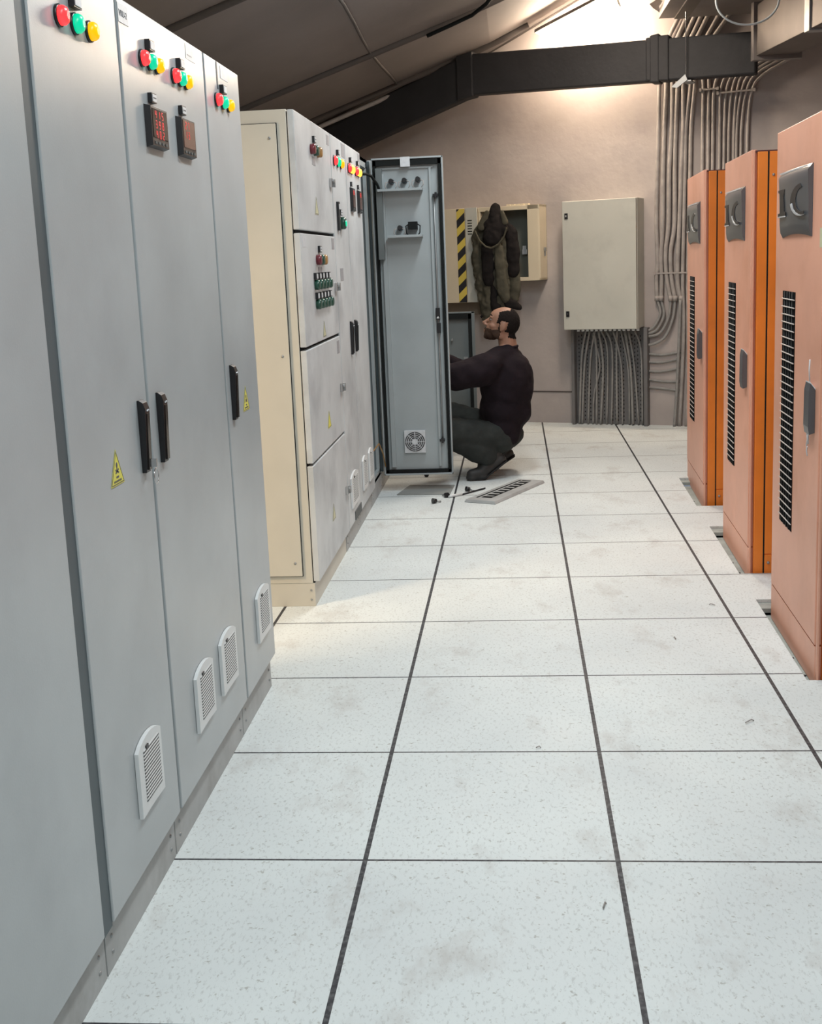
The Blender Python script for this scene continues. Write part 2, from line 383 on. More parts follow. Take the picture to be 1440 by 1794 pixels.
def nameplate(door, y, z, hw=.018, hh=.011):
    mb = MB(); mb.box(FX, FX + .010, y - hw, y + hw, z - hh, z + hh); mb.use(1)
    mb.box(FX + .010, FX + .0115, y - hw * .8, y + hw * .8, z - hh * .75, z + hh * .75)
    mb.use(2); mb.box(FX + .0115, FX + .012, y - hw * .6, y + hw * .55, z - hh * .15, z + hh * .12)
    return obj('nameplate', mb, [M['black'], M['paper'], M['print']], door)
def seg7(mb, x, y, z, h, ch):
    w_ = h * .5; t_ = h * .12
    S = {'0': 'abcdef', '1': 'bc', '2': 'abged', '3': 'abgcd', '4': 'fgbc', '5': 'afgcd', '6': 'afgedc', '7': 'abc', '8': 'abcdefg', '9': 'abcdfg'}[ch]
    for c in S:
        if c in 'agd': zz = {'a': z + h, 'g': z + h / 2, 'd': z}[c]; mb.box(x, x + .0008, y, y + w_, zz - t_ / 2, zz + t_ / 2)
        else:
            yy = y + w_ if c in 'bc' else y; z0 = z + h / 2 if c in 'bf' else z
            mb.box(x, x + .0008, yy - t_ / 2, yy + t_ / 2, z0, z0 + h / 2)
def meter(door, y0, y1, z0, z1, rows=('415', '398', '402'), scr='screen', tagon=True):
    mb = MB(); mb.hexa([(FX, y0, z0), (FX, y1, z0), (FX, y1, z1), (FX, y0, z1)], [(FX + .015, y0 + .004, z0 + .004), (FX + .015, y1 - .004, z0 + .004), (FX + .015, y1 - .004, z1 - .004), (FX + .015, y0 + .004, z1 - .004)])
    mb.use(1); mb.box(FX + .015, FX + .0162, y0 + .012, y1 - .012, z0 + .022, z1 - .008)
    mb.use(2)
    hy = (y1 - y0); dh = (z1 - z0) * .17
    for i, r_ in enumerate(rows):
        for j, ch in enumerate(r_): seg7(mb, FX + .0162, y0 + hy * (.24 + .19 * j), z1 - (z1 - z0) * (.30 + .235 * i), dh, ch)
    mb.use(3)
    for j in range(4): mb.box(FX + .015, FX + .0165, y0 + hy * (.15 + .2 * j), y0 + hy * (.25 + .2 * j), z0 + .008, z0 + .014)
    o = obj('panel_meter', mb, [M['black'], M[scr], M['led'], M['slot']], door, bevel=.0015)
    if tagon: nameplate(door, (y0 + y1) / 2 - .012, z1 + .018)
    return o
def vent(door, y0, y1, z0, z1, n=15, big=True):
    mb = MB(); h = z1 - z0; w_ = y1 - y0; pts = []
    for i in range(9):
        a = i / 8; pts.append((FX + .001, y0 + w_ * a, z1 - .020 + .020 * sin(pi * a) ** .7))
    for i in range(9):
        a = 1 - i / 8; pts.append((FX + .001, y0 + w_ * a, z0 + .002 * sin(pi * a)))
    mb.prism(pts, (.009, 0, 0))
    for i in range(n):
        z = z0 + h * (.15 + .66 * i / (n - 1)); a0, a1 = y0 + w_ * .2, y1 - w_ * .12
        mb.use(1); mb.box(FX + .0095, FX + .0112, a0, a1, z, z + h * .018)
        mb.use(0)
        mb.hexa([(FX + .0095, a0, z + h * .022), (FX + .0095, a1, z + h * .022), (FX + .0095, a1, z + h * .044), (FX + .0095, a0, z + h * .044)],
                [(FX + .0116, a0 + .004, z + h * .022), (FX + .0116, a1 - .004, z + h * .022), (FX + .010, a1 - .004, z + h * .044), (FX + .010, a0 + .004, z + h * .044)])
    mb.use(2); mb.box(FX + .010, FX + .013, y0 + w_ * .30, y0 + w_ * .40, z1 - h * .16, z1 - h * .12)
    return obj('vent_grille', mb, [M['white'], M['slot'], M['black']], door)
def handle(door, y, z0, z1, w_=.030, key=False):
    mb = MB()
    prof = [(z0, .010), (z0 + .012, .012), (z0 + .03, .013), (z1 - .05, .017), (z1 - .02, .018), (z1 - .006, .013), (z1, .005)]
    pts = [(FX, y - w_ / 2, z0)] + [(FX + d, y - w_ / 2, z) for z, d in prof] + [(FX, y - w_ / 2, z1)]
    mb.prism(pts, (0, w_, 0))
    mb.use(1); mb.hexa([(FX + .010, y - w_ * .28, z0 + .006), (FX + .010, y + w_ * .32, z0 + .006), (FX + .012, y + w_ * .32, z1 - .03), (FX + .012, y - w_ * .28, z1 - .03)], [(FX + .0155, y - w_ * .28, z0 + .006), (FX + .0155, y + w_ * .32, z0 + .006), (FX + .0195, y + w_ * .32, z1 - .03), (FX + .0195, y - w_ * .28, z1 - .03)])
    mb.use(2); mb.ball((FX + .0185, y - w_ * .12, z1 - .024), .0022, 8, 6); mb.ball((FX + .0185, y + w_ * .16, z1 - .023), .0022, 8, 6)
    o = obj('handle', mb, [M['black'], M['gloss'], M['badge_hi']], door, bevel=.0015)
    if key:
        mb = MB(); mb.box(FX + .014, FX + .030, y - .002, y + .002, z0 + .012, z0 + .030)
        c = Vector((FX + .025, y + .004, z0 - .010)); mb.tube([c + Vector((0, .016 * cos(a), .018 * sin(a))) for a in [2 * pi * i / 18 for i in range(19)]], .0012, 6, False)
        k = obj('key_ring', mb, M['chrome'], door)
    return o
def sticker(door, y, z0, h=.075, hw=.040, mt='yellow', dark=True):
    mb = MB(); x = FX + .0008
    mb.prism([(x, y - hw, z0), (x, y + hw, z0), (x, y, z0 + h)], (.0006, 0, 0)); x += .0006
    mb.use(1)
    # thin black border
    A = [Vector((x, y - hw * .93, z0 + h * .03)), Vector((x, y + hw * .93, z0 + h * .03)), Vector((x, y, z0 + h * .96))]
    c = (A[0] + A[1] + A[2]) / 3
    for i in range(3):
        a, b = A[i], A[(i + 1) % 3]; mb.prism([a, b, b + (c - b) * .07, a + (c - a) * .07], (.0004, 0, 0))
    if dark:
        mb.ball((x, y, z0 + h * .56), (.0006, hw * .14, h * .085), 12, 6)
        mb.ball((x, y, z0 + h * .47), (.0006, hw * .08, h * .05), 8, 6)
        for s_ in (1, -1):
            mb.prism([(x, y - s_ * hw * .26, z0 + h * .42), (x, y - s_ * hw * .20, z0 + h * .46), (x, y + s_ * hw * .26, z0 + h * .36), (x, y + s_ * hw * .20, z0 + h * .32)], (.0005, 0, 0))
        mb.box(x, x + .0005, y - hw * .18, y + hw * .18, z0 + h * .20, z0 + h * .255)
        for k in range(6): mb.box(x, x + .0005, y - hw * (.55 - .19 * k), y - hw * (.55 - .19 * k) + hw * .13, z0 + h * .09, z0 + h * .145)
    return obj('warning_sticker', mb, [M[mt], M['print']], door)
def text_part(name, txt, loc, size, mt, parent, rot_m):
    cu = bpy.data.curves.new(name, 'FONT'); cu.body = txt; cu.size = size; cu.extrude = .0003
    t_ = bpy.data.objects.new('tmp', cu); COL.objects.link(t_)
    dg = bpy.context.evaluated_depsgraph_get(); me = bpy.data.meshes.new_from_object(t_.evaluated_get(dg))
    bpy.data.objects.remove(t_); me.transform(rot_m); me.materials.clear(); me.materials.append(mt)
    off = Vector(parent['_o']); me.transform(Matrix.Translation(Vector(loc) - off)); me.name = name
    o = bpy.data.objects.new(name, me); COL.objects.link(o); o.parent = parent; return o
RX = Matrix(((0, 0, 1, 0), (1, 0, 0, 0), (0, 1, 0, 0), (0, 0, 0, 1)))   # text x -> world y, text y -> world z, faces +x

def cabinet_shell(root, y0, y1, zt, depth, body='grey', door_t=.024, pl='plinth', open_front=False):
    xb = FX - door_t
    mb = MB()
    if open_front:
        t_ = .02
        mb.box(xb - depth, xb - depth + t_, y0, y1, .10, zt); mb.box(xb - depth, xb, y0, y0 + t_, .10, zt); mb.box(xb - depth, xb, y1 - t_, y1, .10, zt)
        mb.box(xb - depth, xb, y0, y1, zt - t_, zt); mb.box(xb - depth, xb, y0, y1, .10, .12)
        for a, b in ((y0, y0 + .045), (y1 - .045, y1)): mb.box(xb - .02, xb, a, b, .10, zt)
        mb.box(xb - .02, xb, y0, y1, .10, .14); mb.box(xb - .02, xb, y0, y1, zt - .05, zt)
        obj('body', mb, M['inner'], root)
    else:
        mb.box(xb - depth, xb, y0, y1, .10, zt - .006); obj('body', mb, M[body], root, bevel=.002)
    mb = MB(); mb.box(xb - depth, -.468, y0 + .001, y1 - .001, 0, .10)
    mb.use(1)
    for yy in (y0 + .035, y1 - .035):
        for zz in (.035, .070): mb.ball((-.468, yy, zz), (.004, .005, .005), 8, 6)
    obj('plinth', mb, [M[pl], M['steel']], root, bevel=.0015)
def door(root, y0, y1, z0, z1, mt='grey', t_=.022, gap=.006, bev=.003, name='door', gasket=True):
    mb = MB(); mb.box(FX - t_, FX, y0 + gap, y1 - gap, z0, z1); mb.use(1)
    if gasket: mb.box(FX - t_ - .004, FX - .007, y0, y0 + gap + .001, z0 + .004, z1 - .004); mb.box(FX - t_ - .004, FX - .007, y1 - gap - .001, y1, z0 + .004, z1 - .004)
    return obj(name, mb, [M[mt], M['grey_edge']], root, bevel=bev)

# ------------------------------------------------------------ near grey row
ON = [M['red_on'], M['green_on'], M['yellow_on']]
def grey_cab(y0, y1, label, dy0=None, dy1=None):
    r = thing('electrical_cabinet', label, 'electrical cabinet', (FX - .3, (y0 + y1) / 2, 0))
    cabinet_shell(r, y0, y1, 2.0, .60)
    d = door(r, dy0 if dy0 is not None else y0, dy1 if dy1 is not None else y1, .118, 1.998)
    return r, d
r, d = grey_cab(-1.35, -.462, 'nearest grey electrical cabinet at the left edge, a plain door with nothing on it', -1.35, -.498)
mb = MB(); mb.box(FX - .026, FX - .004, -.4975, -.4525, .112, 1.996); obj('gap_shade_strip', mb, M['grey_edge'], r)  # dark strip fills the wide door gap, recess shade put into its colour
r, d = grey_cab(-.458, .018, 'grey cabinet with one lamp trio and keys hanging from its handle, second in near row')
lamps(d, -.235, 1.888, .078, ON, .0185, .040)
handle(d, -.042, .967, 1.130, key=True)
sticker(d, -.217, .973, .075, .040)
vent(d, -.264, -.110, .243, .412)
r, d = grey_cab(.022, .720, 'wide grey cabinet in the near row with two lamp trios and two digital meters')
lamps(d, .224, 1.891, .055, ON, .0175, .036)
lamps(d, .469, 1.889, .054, ON, .0175, .036)
meter(d, .160, .292, 1.694, 1.790, ('415', '398', '402'))
meter(d, .408, .534, 1.694, 1.792, ('27', '13'), 'screen_glare')
handle(d, .092, .967, 1.132)
vent(d, .190, .347, .240, .405); vent(d, .436, .600, .242, .408)
mb = MB(); mb.box(FX, FX + .0015, .010 + .02, .095, 1.945, 1.985); p_ = obj('label_plate', mb, M['paper'], d)
text_part('label_text', 'VRU-2', (FX + .0018, .034, 1.958), .019, M['print'], r, RX)
mb = MB(); mb.box(FX, FX + .001, .545, .632, 1.952, 1.990); mb.use(1); mb.box(FX + .001, FX + .0014, .555, .60, 1.962, 1.965); obj('label_plate', mb, [M['paper'], M['greyprint']], d)
r, d = grey_cab(.724, 1.130, 'narrow grey cabinet ending the near row, beside the warm-lit side panel')
lamps(d, .900, 1.886, .068, ON, .0175, .036)
handle(d, .785, .968, 1.130)
sticker(d, .946, .974, .075, .040)
vent(d, .885, 1.050, .236, .402)
mb = MB(); mb.box(FX, FX + .001, .900, .985, 1.955, 1.990); obj('label_plate', mb, M['paper'], d)
mb = MB(); mb.box(FX, FX + .0012, .855, .868, 1.92, 1.995); obj('grey_tape', mb, M['grey_edge'], d)

# ------------------------------------------------------------ far grey row
def pale_cab(y0, y1, label, open_front=False, body='pale'):
    r = thing('electrical_cabinet', label, 'electrical cabinet', (FX - .3, (y0 + y1) / 2, 0))
    cabinet_shell(r, y0, y1, 2.008, .60, body, pl='plinth', open_front=open_front)
    return r
OFF = [M['red_off'], M['green_off'], M['yellow_off']]
def lock(door, y, z):
    mb = MB(); mb.box(FX, FX + .012, y - .028, y + .002, z - .022, z + .018); mb.use(1)
    mb.tube([(FX + .012, y - .012, z + .006), (FX + .022, y - .012, z + .006)], .008, 10); mb.box(FX + .010, FX + .020, y + .008, y + .030, z - .020, z + .016)
    obj('latch', mb, [M['chrome'], M['steel']], door, bevel=.001)
r = thing('electrical_cabinet', 'wide pale cabinet with warm-lit side panel and four stacked doors, in the far row', 'electrical cabinet', (FX - .3, 2.4, 0))
xb = FX - .030
mb = MB(); mb.box(xb - .60, xb, 2.022, 2.905, .10, 2.008); obj('body', mb, M['cream'], r, bevel=.002)
mb = MB(); mb.box(xb - .58, -.470, 2.024, 2.904, 0, .10); mb.use(1)
for zz in (.03, .07): mb.ball((-.487, 2.023, zz), (.005, .004, .005), 8, 6)
obj('plinth', mb, [M['cream'], M['steel']], r, bevel=.002)
mb = MB(); mb.box(xb - .575, -.517, 2.010, 2.024, .135, 1.955); mb.use(1)
mb.box(xb - .578, -.5145, 2.016, 2.0235, .132, 1.958); mb.use(2)
for xx, zz in ((-.545, 1.90), (-.545, .19), (-.545, 1.05)): mb.ball((xx, 2.010, zz), (.006, .004, .006), 10, 6)
obj('side_panel', mb, [M['cream'], M['rubber'], M['steel']], r, bevel=.0015)
mb = MB(); mb.box(xb - .001, FX - .022, 2.032, 2.90, .10, 2.00); obj('gasket', mb, M['rubber'], r)
doors = []
for z0, z1 in ((.108, .595), (.607, 1.068), (1.082, 1.534), (1.548, 2.006)):
    mb = MB(); mb.box(FX - .026, FX, 2.022, 2.900, z0, z1); doors.append(obj('door', mb, M['pale'], r, bevel=.003))
d4, d3, d2, d1 = doors
def small_lamps(d, y, z, dy, mats, h=.045):
    names = ('red', 'green', 'yellow')
    for k, mt in enumerate(mats):
        mb = MB(); disc(mb, y + (k - 1) * dy, z, .022, .022); o = obj('indicator_lamp', mb, mt, d); o['label'] = names[k] + ' round indicator lamp'
    nameplate(d, y - .01, z + h, .022, .014)
small_lamps(d1, 2.455, 1.887, .082, OFF); small_lamps(d2, 2.45, 1.428, .075, OFF)
def print_label(d, y0, y1, z0, z1, mt='greyprint'):
    mb = MB(); mb.box(FX, FX + .001, y0, y1, z0, z1); obj('label_plate', mb, M[mt], d)
print_label(d1, 2.39, 2.47, 1.825, 1.86); print_label(d1, 2.80, 2.87, 1.945, 1.99); print_label(d2, 2.40, 2.49, 1.372, 1.398)
print_label(d2, 2.80, 2.87, 1.475, 1.525); print_label(d3, 2.80, 2.87, .99, 1.05); print_label(d2, 2.06, 2.13, 1.48, 1.522, 'paper')
for zz in (1.334, 1.252):
    for k in range(5):
        y = 2.30 + .083 * k + (.012 if zz < 1.3 else 0)
        mb = MB(); disc(mb, y, zz - .010, .021, .022); mb.use(1); mb.box(FX, FX + .012, y - .022, y + .022, zz + .012, zz + .040); mb.use(2); mb.box(FX + .012, FX + .013, y - .014, y + .018, zz + .016, zz + .036)
        obj('push_button', mb, [M['green_off'], M['black'], M['paper']], d2)
sticker(d1, 2.44, 1.62, .075, .045, 'palesticker', False); sticker(d2, 2.47, 1.095, .07, .04, 'palesticker', False)
sticker(d3, 2.47, .69, .075, .045, 'yellow', False); sticker(d4, 2.46, .27, .075, .045, 'palesticker', False)
for dd, y, z in ((d1, 2.86, 1.779), (d2, 2.855, 1.303), (d3, 2.86, .827), (d4, 2.86, .325)): lock(dd, y, z)

r = pale_cab(2.910, 3.382, 'pale cabinet with a lit lamp trio and a green button, second in the far row')
d = door(r, 2.910, 3.382, .112, 2.006, 'pale')
lamps(d, 3.10, 1.890, .105, ON, .022, .045); handle(d, 3.27, .948, 1.116, .034)
mb = MB(); mb.box(FX, FX + .012, 3.005, 3.045, 1.565, 1.700); mb.use(1); mb.box(FX + .012, FX + .013, 3.012, 3.038, 1.665, 1.69); obj('selector_bar', mb, [M['black'], M['paper']], d)
mb = MB(); disc(mb, 3.12, 1.602, .030, .026); mb.use(1); disc(mb, 3.12, 1.600, .016, .030); obj('push_button', mb, [M['green_off'], M['green_on']], d)
nameplate(d, 3.10, 1.652, .024, .014); print_label(d, 3.02, 3.12, 1.325, 1.385); print_label(d, 3.25, 3.36, 1.93, 1.995)
vent(d, 2.985, 3.225, .200, .372, 14)
mb = MB(); mb.box(FX, FX + .004, 3.10, 3.33, .115, .16); obj('paint_patch', mb, M['slot'], d)
r = pale_cab(3.386, 3.955, 'pale cabinet with two orange-lit lamp trios, just before the open door')
d = door(r, 3.386, 3.955, .112, 2.006, 'pale')
OO = [M['red_on'], M['orange_on'], M['orange_on']]
lamps(d, 3.53, 1.890, .062, OO, .022, .045); lamps(d, 3.80, 1.893, .062, OO, .022, .045)
meter(d, 3.49, 3.60, 1.672, 1.795, ('88',), 'screen_glare'); meter(d, 3.755, 3.865, 1.672, 1.795, ('88',), 'screen_glare')
handle(d, 3.43, .950, 1.115, .034)
vent(d, 3.43, 3.58, .20, .38, 14); vent(d, 3.69, 3.83, .20, .38, 14)
print_label(d, 3.86, 3.93, 1.93, 1.995)

# open cabinet and its open door
r = pale_cab(3.960, 4.425, 'far-row cabinet whose tall door is swung open into the aisle', True)
mb = MB(); mb.box(FX - .50, FX - .49, 4.0, 4.38, .16, 1.94); obj('mounting_plate', mb, M['inner_dark'], r)
for z in (.45, .8, 1.15, 1.5, 1.75):
    mb = MB(); mb.box(FX - .49, FX - .42, 4.03, 4.35, z, z + .09); obj('breaker_row', mb, M['paper'], r)
mb = MB(); 
X0, X1, Z0, Z1, YD = -.440, -.012, .100, 2.010, 4.400
mb.box(X0, X1, YD, YD + .012, Z0, Z1)
for a, b, c, e in ((X0, X1, Z0, Z0 + .010), (X0, X1, Z1 - .010, Z1), (X0, X0 + .008, Z0, Z1), (X1 - .008, X1, Z0, Z1)): mb.box(a, b, YD - .030, YD, c, e)
dr = obj('door', mb, M['inner'], r, bevel=.0015); dr['label'] = 'tall door standing open, inside face towards the photographer'
mb = MB(); g = .014
for a, b, c, e in ((X0 + g, X1 - g, Z0 + g, Z0 + g + .018), (X0 + g, X1 - g, Z1 - g - .030, Z1 - g), (X0 + g, X0 + g + .016, Z0 + g, Z1 - g), (X1 - g - .016, X1 - g, Z0 + g, Z1 - g)): mb.box(a, b, YD - .026, YD, c, e)
obj('gasket', mb, M['rubber'], dr)
mb = MB(); mb.box(X0 + .05, X0 + .075, YD - .020, YD, Z0 + .05, Z1 - .09); mb.box(X1 - .085, X1 - .072, YD - .014, YD, Z0 + .05, Z1 - .06); mb.box(X0 + .05, X1 - .06, YD - .010, YD, Z1 - .065, Z1 - .055)
obj('stiffener', mb, M['inner'], dr)
for (xa, xb_, z) in ((-.400, -.135, 1.815), (-.352, -.145, 1.545)):
    mb = MB(); mb.box(xa, xb_, YD - .085, YD, z, z + .014); obj('cable_shelf', mb, M['inner'], dr, bevel=.001)
mb = MB(); mb.box(-.41, -.375, YD - .060, YD, 1.42, 1.95); obj('cable_duct', mb, M['inner_dark'], dr)
for xx, zz in ((-.321, 1.872), (-.242, 1.874), (-.162, 1.878), (-.280, 1.600)):
    mb = MB(); mb.tube([(xx, YD, zz), (xx, YD - .055, zz + .004)], [.017, .013], 12); mb.use(1)
    for s_ in (-1, 1): mb.tube([(xx + s_ * .012, YD - .04, zz), (xx + s_ * .032, YD - .05, zz - .008), (xx + s_ * .034, YD - .05, zz - .030), (xx + s_ * .020, YD - .045, zz - .048)], .0028, 6)
    obj('lamp_socket', mb, [M['black'], M['conduit']], dr)
mb = MB(); mb.box(-.228, -.175, YD - .060, YD, 1.590, 1.635); mb.use(1)
for s_ in (-1, 1): mb.tube([(-.2 + s_ * .027, YD - .04, 1.62), (-.2 + s_ * .043, YD - .045, 1.61), (-.2 + s_ * .040, YD - .045, 1.57), (-.2 + s_ * .028, YD - .04, 1.555)], .0035, 6)
obj('contact_block', mb, [M['rubber'], M['rubber']], dr)
mb = MB(); mb.box(-.308, -.178, YD - .022, YD, .238, .376); mb.use(1); c = Vector((-.243, YD - .0225, .307))
for rr in (.058, .047, .036, .025):
    mb.tube([c + Vector((rr * cos(a), 0, rr * sin(a))) for a in [2 * pi * i / 28 for i in range(29)]], .0032, 5, False)
mb.use(0); mb.tube([c, c + Vector((0, -.006, 0))], .017, 16)
for k in range(8):
    a = k * pi / 4; mb.tube([c + Vector((0, -.004, 0)), c + Vector((.06 * cos(a), -.004, .06 * sin(a)))], .0022, 5)
obj('fan_grille', mb, [M['paper'], M['black']], dr, bevel=0)
mb = MB(); mb.box(-.084, -.060, YD - .035, YD, 1.05, 1.12); mb.box(-.080, -.058, YD - .035, YD, .97, 1.03); mb.use(1); mb.tube([(-.072, YD - .018, 1.07), (-.072, YD - .036, 1.06)], .008, 10)
obj('lock_case', mb, [M['black'], M['chrome']], dr)
mb = MB(); mb.tube([(-.071, YD - .012, z) for z in (.32, .9, 1.3, 1.78)], .005, 6); obj('locking_rod', mb, M['steel'], dr)
for xx, zz in ((-.060, 1.785), (-.072, .312)):
    mb = MB(); mb.box(xx - .018, xx + .014, YD - .03, YD, zz - .007, zz + .007); mb.box(xx - .006, xx + .006, YD - .034, YD, zz - .016, zz + .016); obj('roller_catch', mb, M['black'], dr)
mb = MB(); mb.box(-.262, -.205, YD - .0315, YD - .0300, 1.955, 2.012); mb.use(0); obj('paper_tag', mb, M['paper'], dr)
mb = MB(); mb.tube([(-.49, 4.05, 1.90), (-.44, 4.12, 1.905), (-.42, 4.22, 1.90), (-.40, 4.32, 1.86), (-.385, 4.36, 1.815)], .008, 8); o = obj('cable_loom', mb, M['rubber'], r)
mb = MB(); mb.tube([(-.47, 4.1, .30), (-.445, 4.2, .33), (-.435, 4.30, .25), (-.43, 4.36, .16)], .004, 6); o = obj('earth_wire', mb, M['yellow_off'], r); o['label'] = 'thin brownish earth wire'

r = pale_cab(4.430, 5.35, 'pale cabinet hidden behind the open door, at the end of the far row')
door(r, 4.43, 5.35, .112, 2.006, 'pale')
# low enclosure with its own open door, behind the person
r = thing('floor_enclosure', 'low grey enclosure with its door open behind the crouching person', 'electrical cabinet', (-.35, 5.85, 0))
mb = MB(); mb.box(-.80, -.36, 5.40, 6.30, 0, 1.02); obj('body', mb, M['inner_dark'], r, bevel=.002)
mb = MB(); mb.box(-.36, .105, 5.60, 5.615, .22, 1.035)
for a, b, c, e in ((-.36, .105, .22, .23), (-.36, .105, 1.025, 1.035), (.083, .105, .22, 1.035)): mb.box(a, b, 5.575, 5.60, c, e)
dr = obj('door', mb, M['inner_dark'], r, bevel=.001)
mb = MB(); mb.use(0)
for a, b, c, e in ((-.35, .080, .235, .25), (-.35, .080, .985, 1.022), (.060, .080, .235, 1.02)): mb.box(a, b, 5.572, 5.60, c, e)
obj('gasket', mb, M['rubber'], dr)
mb = MB()
for zz in (.84, .71, .60): mb.tube([(-.06, 5.60, zz), (-.06, 5.575, zz)], .008, 8)
mb.box(.02, .05, 5.57, 5.60, .70, .715); obj('catch', mb, M['steel'], dr)

# ------------------------------------------------------------ orange cabinets
def orange_cab(x_near, y_near, x_far, y_far, label, letter_seed, scribble=False, ztop=1.815):
    P = Vector((x_near, y_near, 0)); Fv = (Vector((x_far, y_far, 0)) - P); L_ = Fv.length; t_ = Fv / L_; b_ = Vector((t_.y, -t_.x, 0))   # b_ points back (+x)
    if b_.x < 0: b_ = -b_
    zb = -.033
    def Q(a, d, z): return P + t_ * a + b_ * d + Vector((0, 0, z))           # a along face from near edge, d depth behind the face
    def qb(mb, a0, a1, d0, d1, z0, z1): return mb.hexa([Q(a0, d0, z0), Q(a1, d0, z0), Q(a1, d1, z0), Q(a0, d1, z0)], [Q(a0, d0, z1), Q(a1, d0, z1), Q(a1, d1, z1), Q(a0, d1, z1)])
    r = thing('server_cabinet', label, 'equipment cabinet', tuple(Q(L_ / 2, .3, zb)))
    D = .80
    mb = MB(); qb(mb, 0, L_, .022, D, zb, ztop - .010)
    obj('body', mb, M['orange'], r, bevel=.003)
    mb = MB(); qb(mb, .012, L_ - .012, .010, D, ztop - .012, ztop - .004); obj('top_plate', mb, M['maroon'], r)
    # side panel with dark joint behind the front post
    mb = MB(); qb(mb, -.004, .01, .068, D - .02, .085, ztop - .02); mb.use(1); qb(mb, -.0045, .01, .062, .068, zb, ztop - .01)
    mb.use(0); qb(mb, -.004, .01, .068, D - .02, zb + .01, .080)
    mb.use(2); mb.ball(Q(-.005, .085, .045), .007, 8, 6); mb.ball(Q(-.005, .085, 1.70), .006, 8, 6)
    obj('side_panel', mb, [M['orange'], M['rubber'], M['steel']], r, bevel=.001)
    # front door and kick panel
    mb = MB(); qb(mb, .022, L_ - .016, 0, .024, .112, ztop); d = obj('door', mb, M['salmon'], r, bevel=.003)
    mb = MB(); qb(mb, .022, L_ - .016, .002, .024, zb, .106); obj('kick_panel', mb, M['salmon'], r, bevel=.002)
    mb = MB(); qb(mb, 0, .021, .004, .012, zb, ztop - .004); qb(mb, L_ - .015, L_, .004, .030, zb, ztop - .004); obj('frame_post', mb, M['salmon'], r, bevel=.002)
    # badge: plastic moulding, thicker towards the top with a curved lower lip
    a0, a1, z0, z1 = L_ * .215, L_ * .815, 1.452, 1.662
    mb = MB(); n = 10
    front = []; 
    prof = [(z0 - .016, .001), (z0 + .002, .010), (z0 + .030, .013), (z0 + .10, .014), (z1 - .04, .017), (z1 - .016, .018), (z1 + .004, .003)]
    for i in range(n + 1):
        a = a0 + (a1 - a0) * i / n; q = i / n
        lip = .012 * sin(pi * q)
        front.append([Q(a, -dd - .005 * sin(pi * q), zz + (lip if j < 2 else 0)) for j, (zz, dd) in enumerate(prof)])
    vs = [v for row in front for v in row]; m_ = len(prof); fs = []
    for i in range(n):
        for j in range(m_ - 1): fs.append((i * m_ + j, (i + 1) * m_ + j, (i + 1) * m_ + j + 1, i * m_ + j + 1))
    mb.add(vs, fs, True)
    for i in (0, n): 
        row = front[i]; mb.add([Q(a0 + (a1 - a0) * i / n, .001, prof[0][0])] + row + [Q(a0 + (a1 - a0) * i / n, .001, prof[-1][0])], [tuple(range(m_ + 2))])
    bd = obj('badge', mb, M['badge'], d)
    mb = MB(); w_ = a1 - a0
    # relief mark: an upright bar on the far side and a C-shaped arc beside it
    yb = lambda q: a1 - w_ * q
    def relief(poly, dpt=.0225, th=.0015): mb.prism([Q(yb(q), -dpt + .003, z0 + (z1 - z0) * h) for q, h in poly], b_ * -th)
    mb.use(0); relief([(.02, .28), (.30, .28), (.30, .34), (.24, .36), (.22, .60), (.26, .72), (.02, .72), (.02, .68), (.09, .66), (.09, .34), (.02, .33)])
    arc = []
    for i in range(15):
        a = math.radians(95 + 190 * i / 14); arc.append((.82 + .36 * cos(a), .50 + .25 * sin(a)))
    arc2 = []
    for i in range(15):
        a = math.radians(95 + 190 * (14 - i) / 14); arc2.append((.86 + .22 * cos(a), .50 + .19 * sin(a)))
    mb.use(1); relief(arc + arc2)
    mb.use(2); relief([(.02, .265), (.30, .265), (.30, .285), (.02, .285)], .0232)
    lo = [(q, h) for q, h in arc if h < .50]; lo2 = [(q + .06, h + .01) for q, h in reversed(lo)]
    relief(lo + lo2, .0235)
    relief([(.02, .975), (.97, .975), (.97, 1.0), (.02, 1.0)], .0185)
    obj('badge_emblem', mb, [M['black'], M['black'], M['badge_hi']], d)
    # long grille on the far half of the door
    g0, g1, gz0, gz1 = L_ - .21 * L_ - .225 * .76 + .0, L_ - .19 * L_, .402, 1.250
    g0, g1 = L_ - .405, L_ - .165
    g0, g1 = L_ * .52, L_ * .79
    mb = MB(); qb(mb, g0, g1, -.0015, .003, gz0, gz1)
    nr = 31
    mb.use(1)
    for i in range(1, nr):
        z = gz0 + (gz1 - gz0) * i / nr; mb.tube([Q(g0, -.0045, z), Q(g1, -.0045, z)], .0023, 5)
    mb.use(2)
    for i in range(1, 5):
        a = g0 + (g1 - g0) * i / 5; mb.tube([Q(a, -.003, gz0), Q(a, -.003, gz1)], .0018, 5)
    obj('door_grille', mb, [M['mesh_black'], M['mesh_bar'], M['mesh_vbar']], d)
    # handle
    h0, h1 = L_ * .10, L_ * .19; hz0, hz1 = .810, .965
    mb = MB(); pts = [Q(h0, 0, hz0), Q(h0, -.018, hz0 - .006), Q(h0, -.022, hz0 + .02), Q(h0, -.021, hz1 - .02), Q(h0, -.016, hz1 + .006), Q(h0, 0, hz1 - .018)]
    mb.prism(pts, t_ * (h1 - h0)); mb.use(1); mb.prism([Q(h0 - .002, -.016, hz1 + .006), Q(h0 - .002, 0, hz1 - .016), Q(h0 - .002, 0, hz1 - .010), Q(h0 - .002, -.016, hz1 + .010)], t_ * (h1 - h0 + .004))
    obj('handle', mb, [M['badge'], M['paper']], d, bevel=.002)
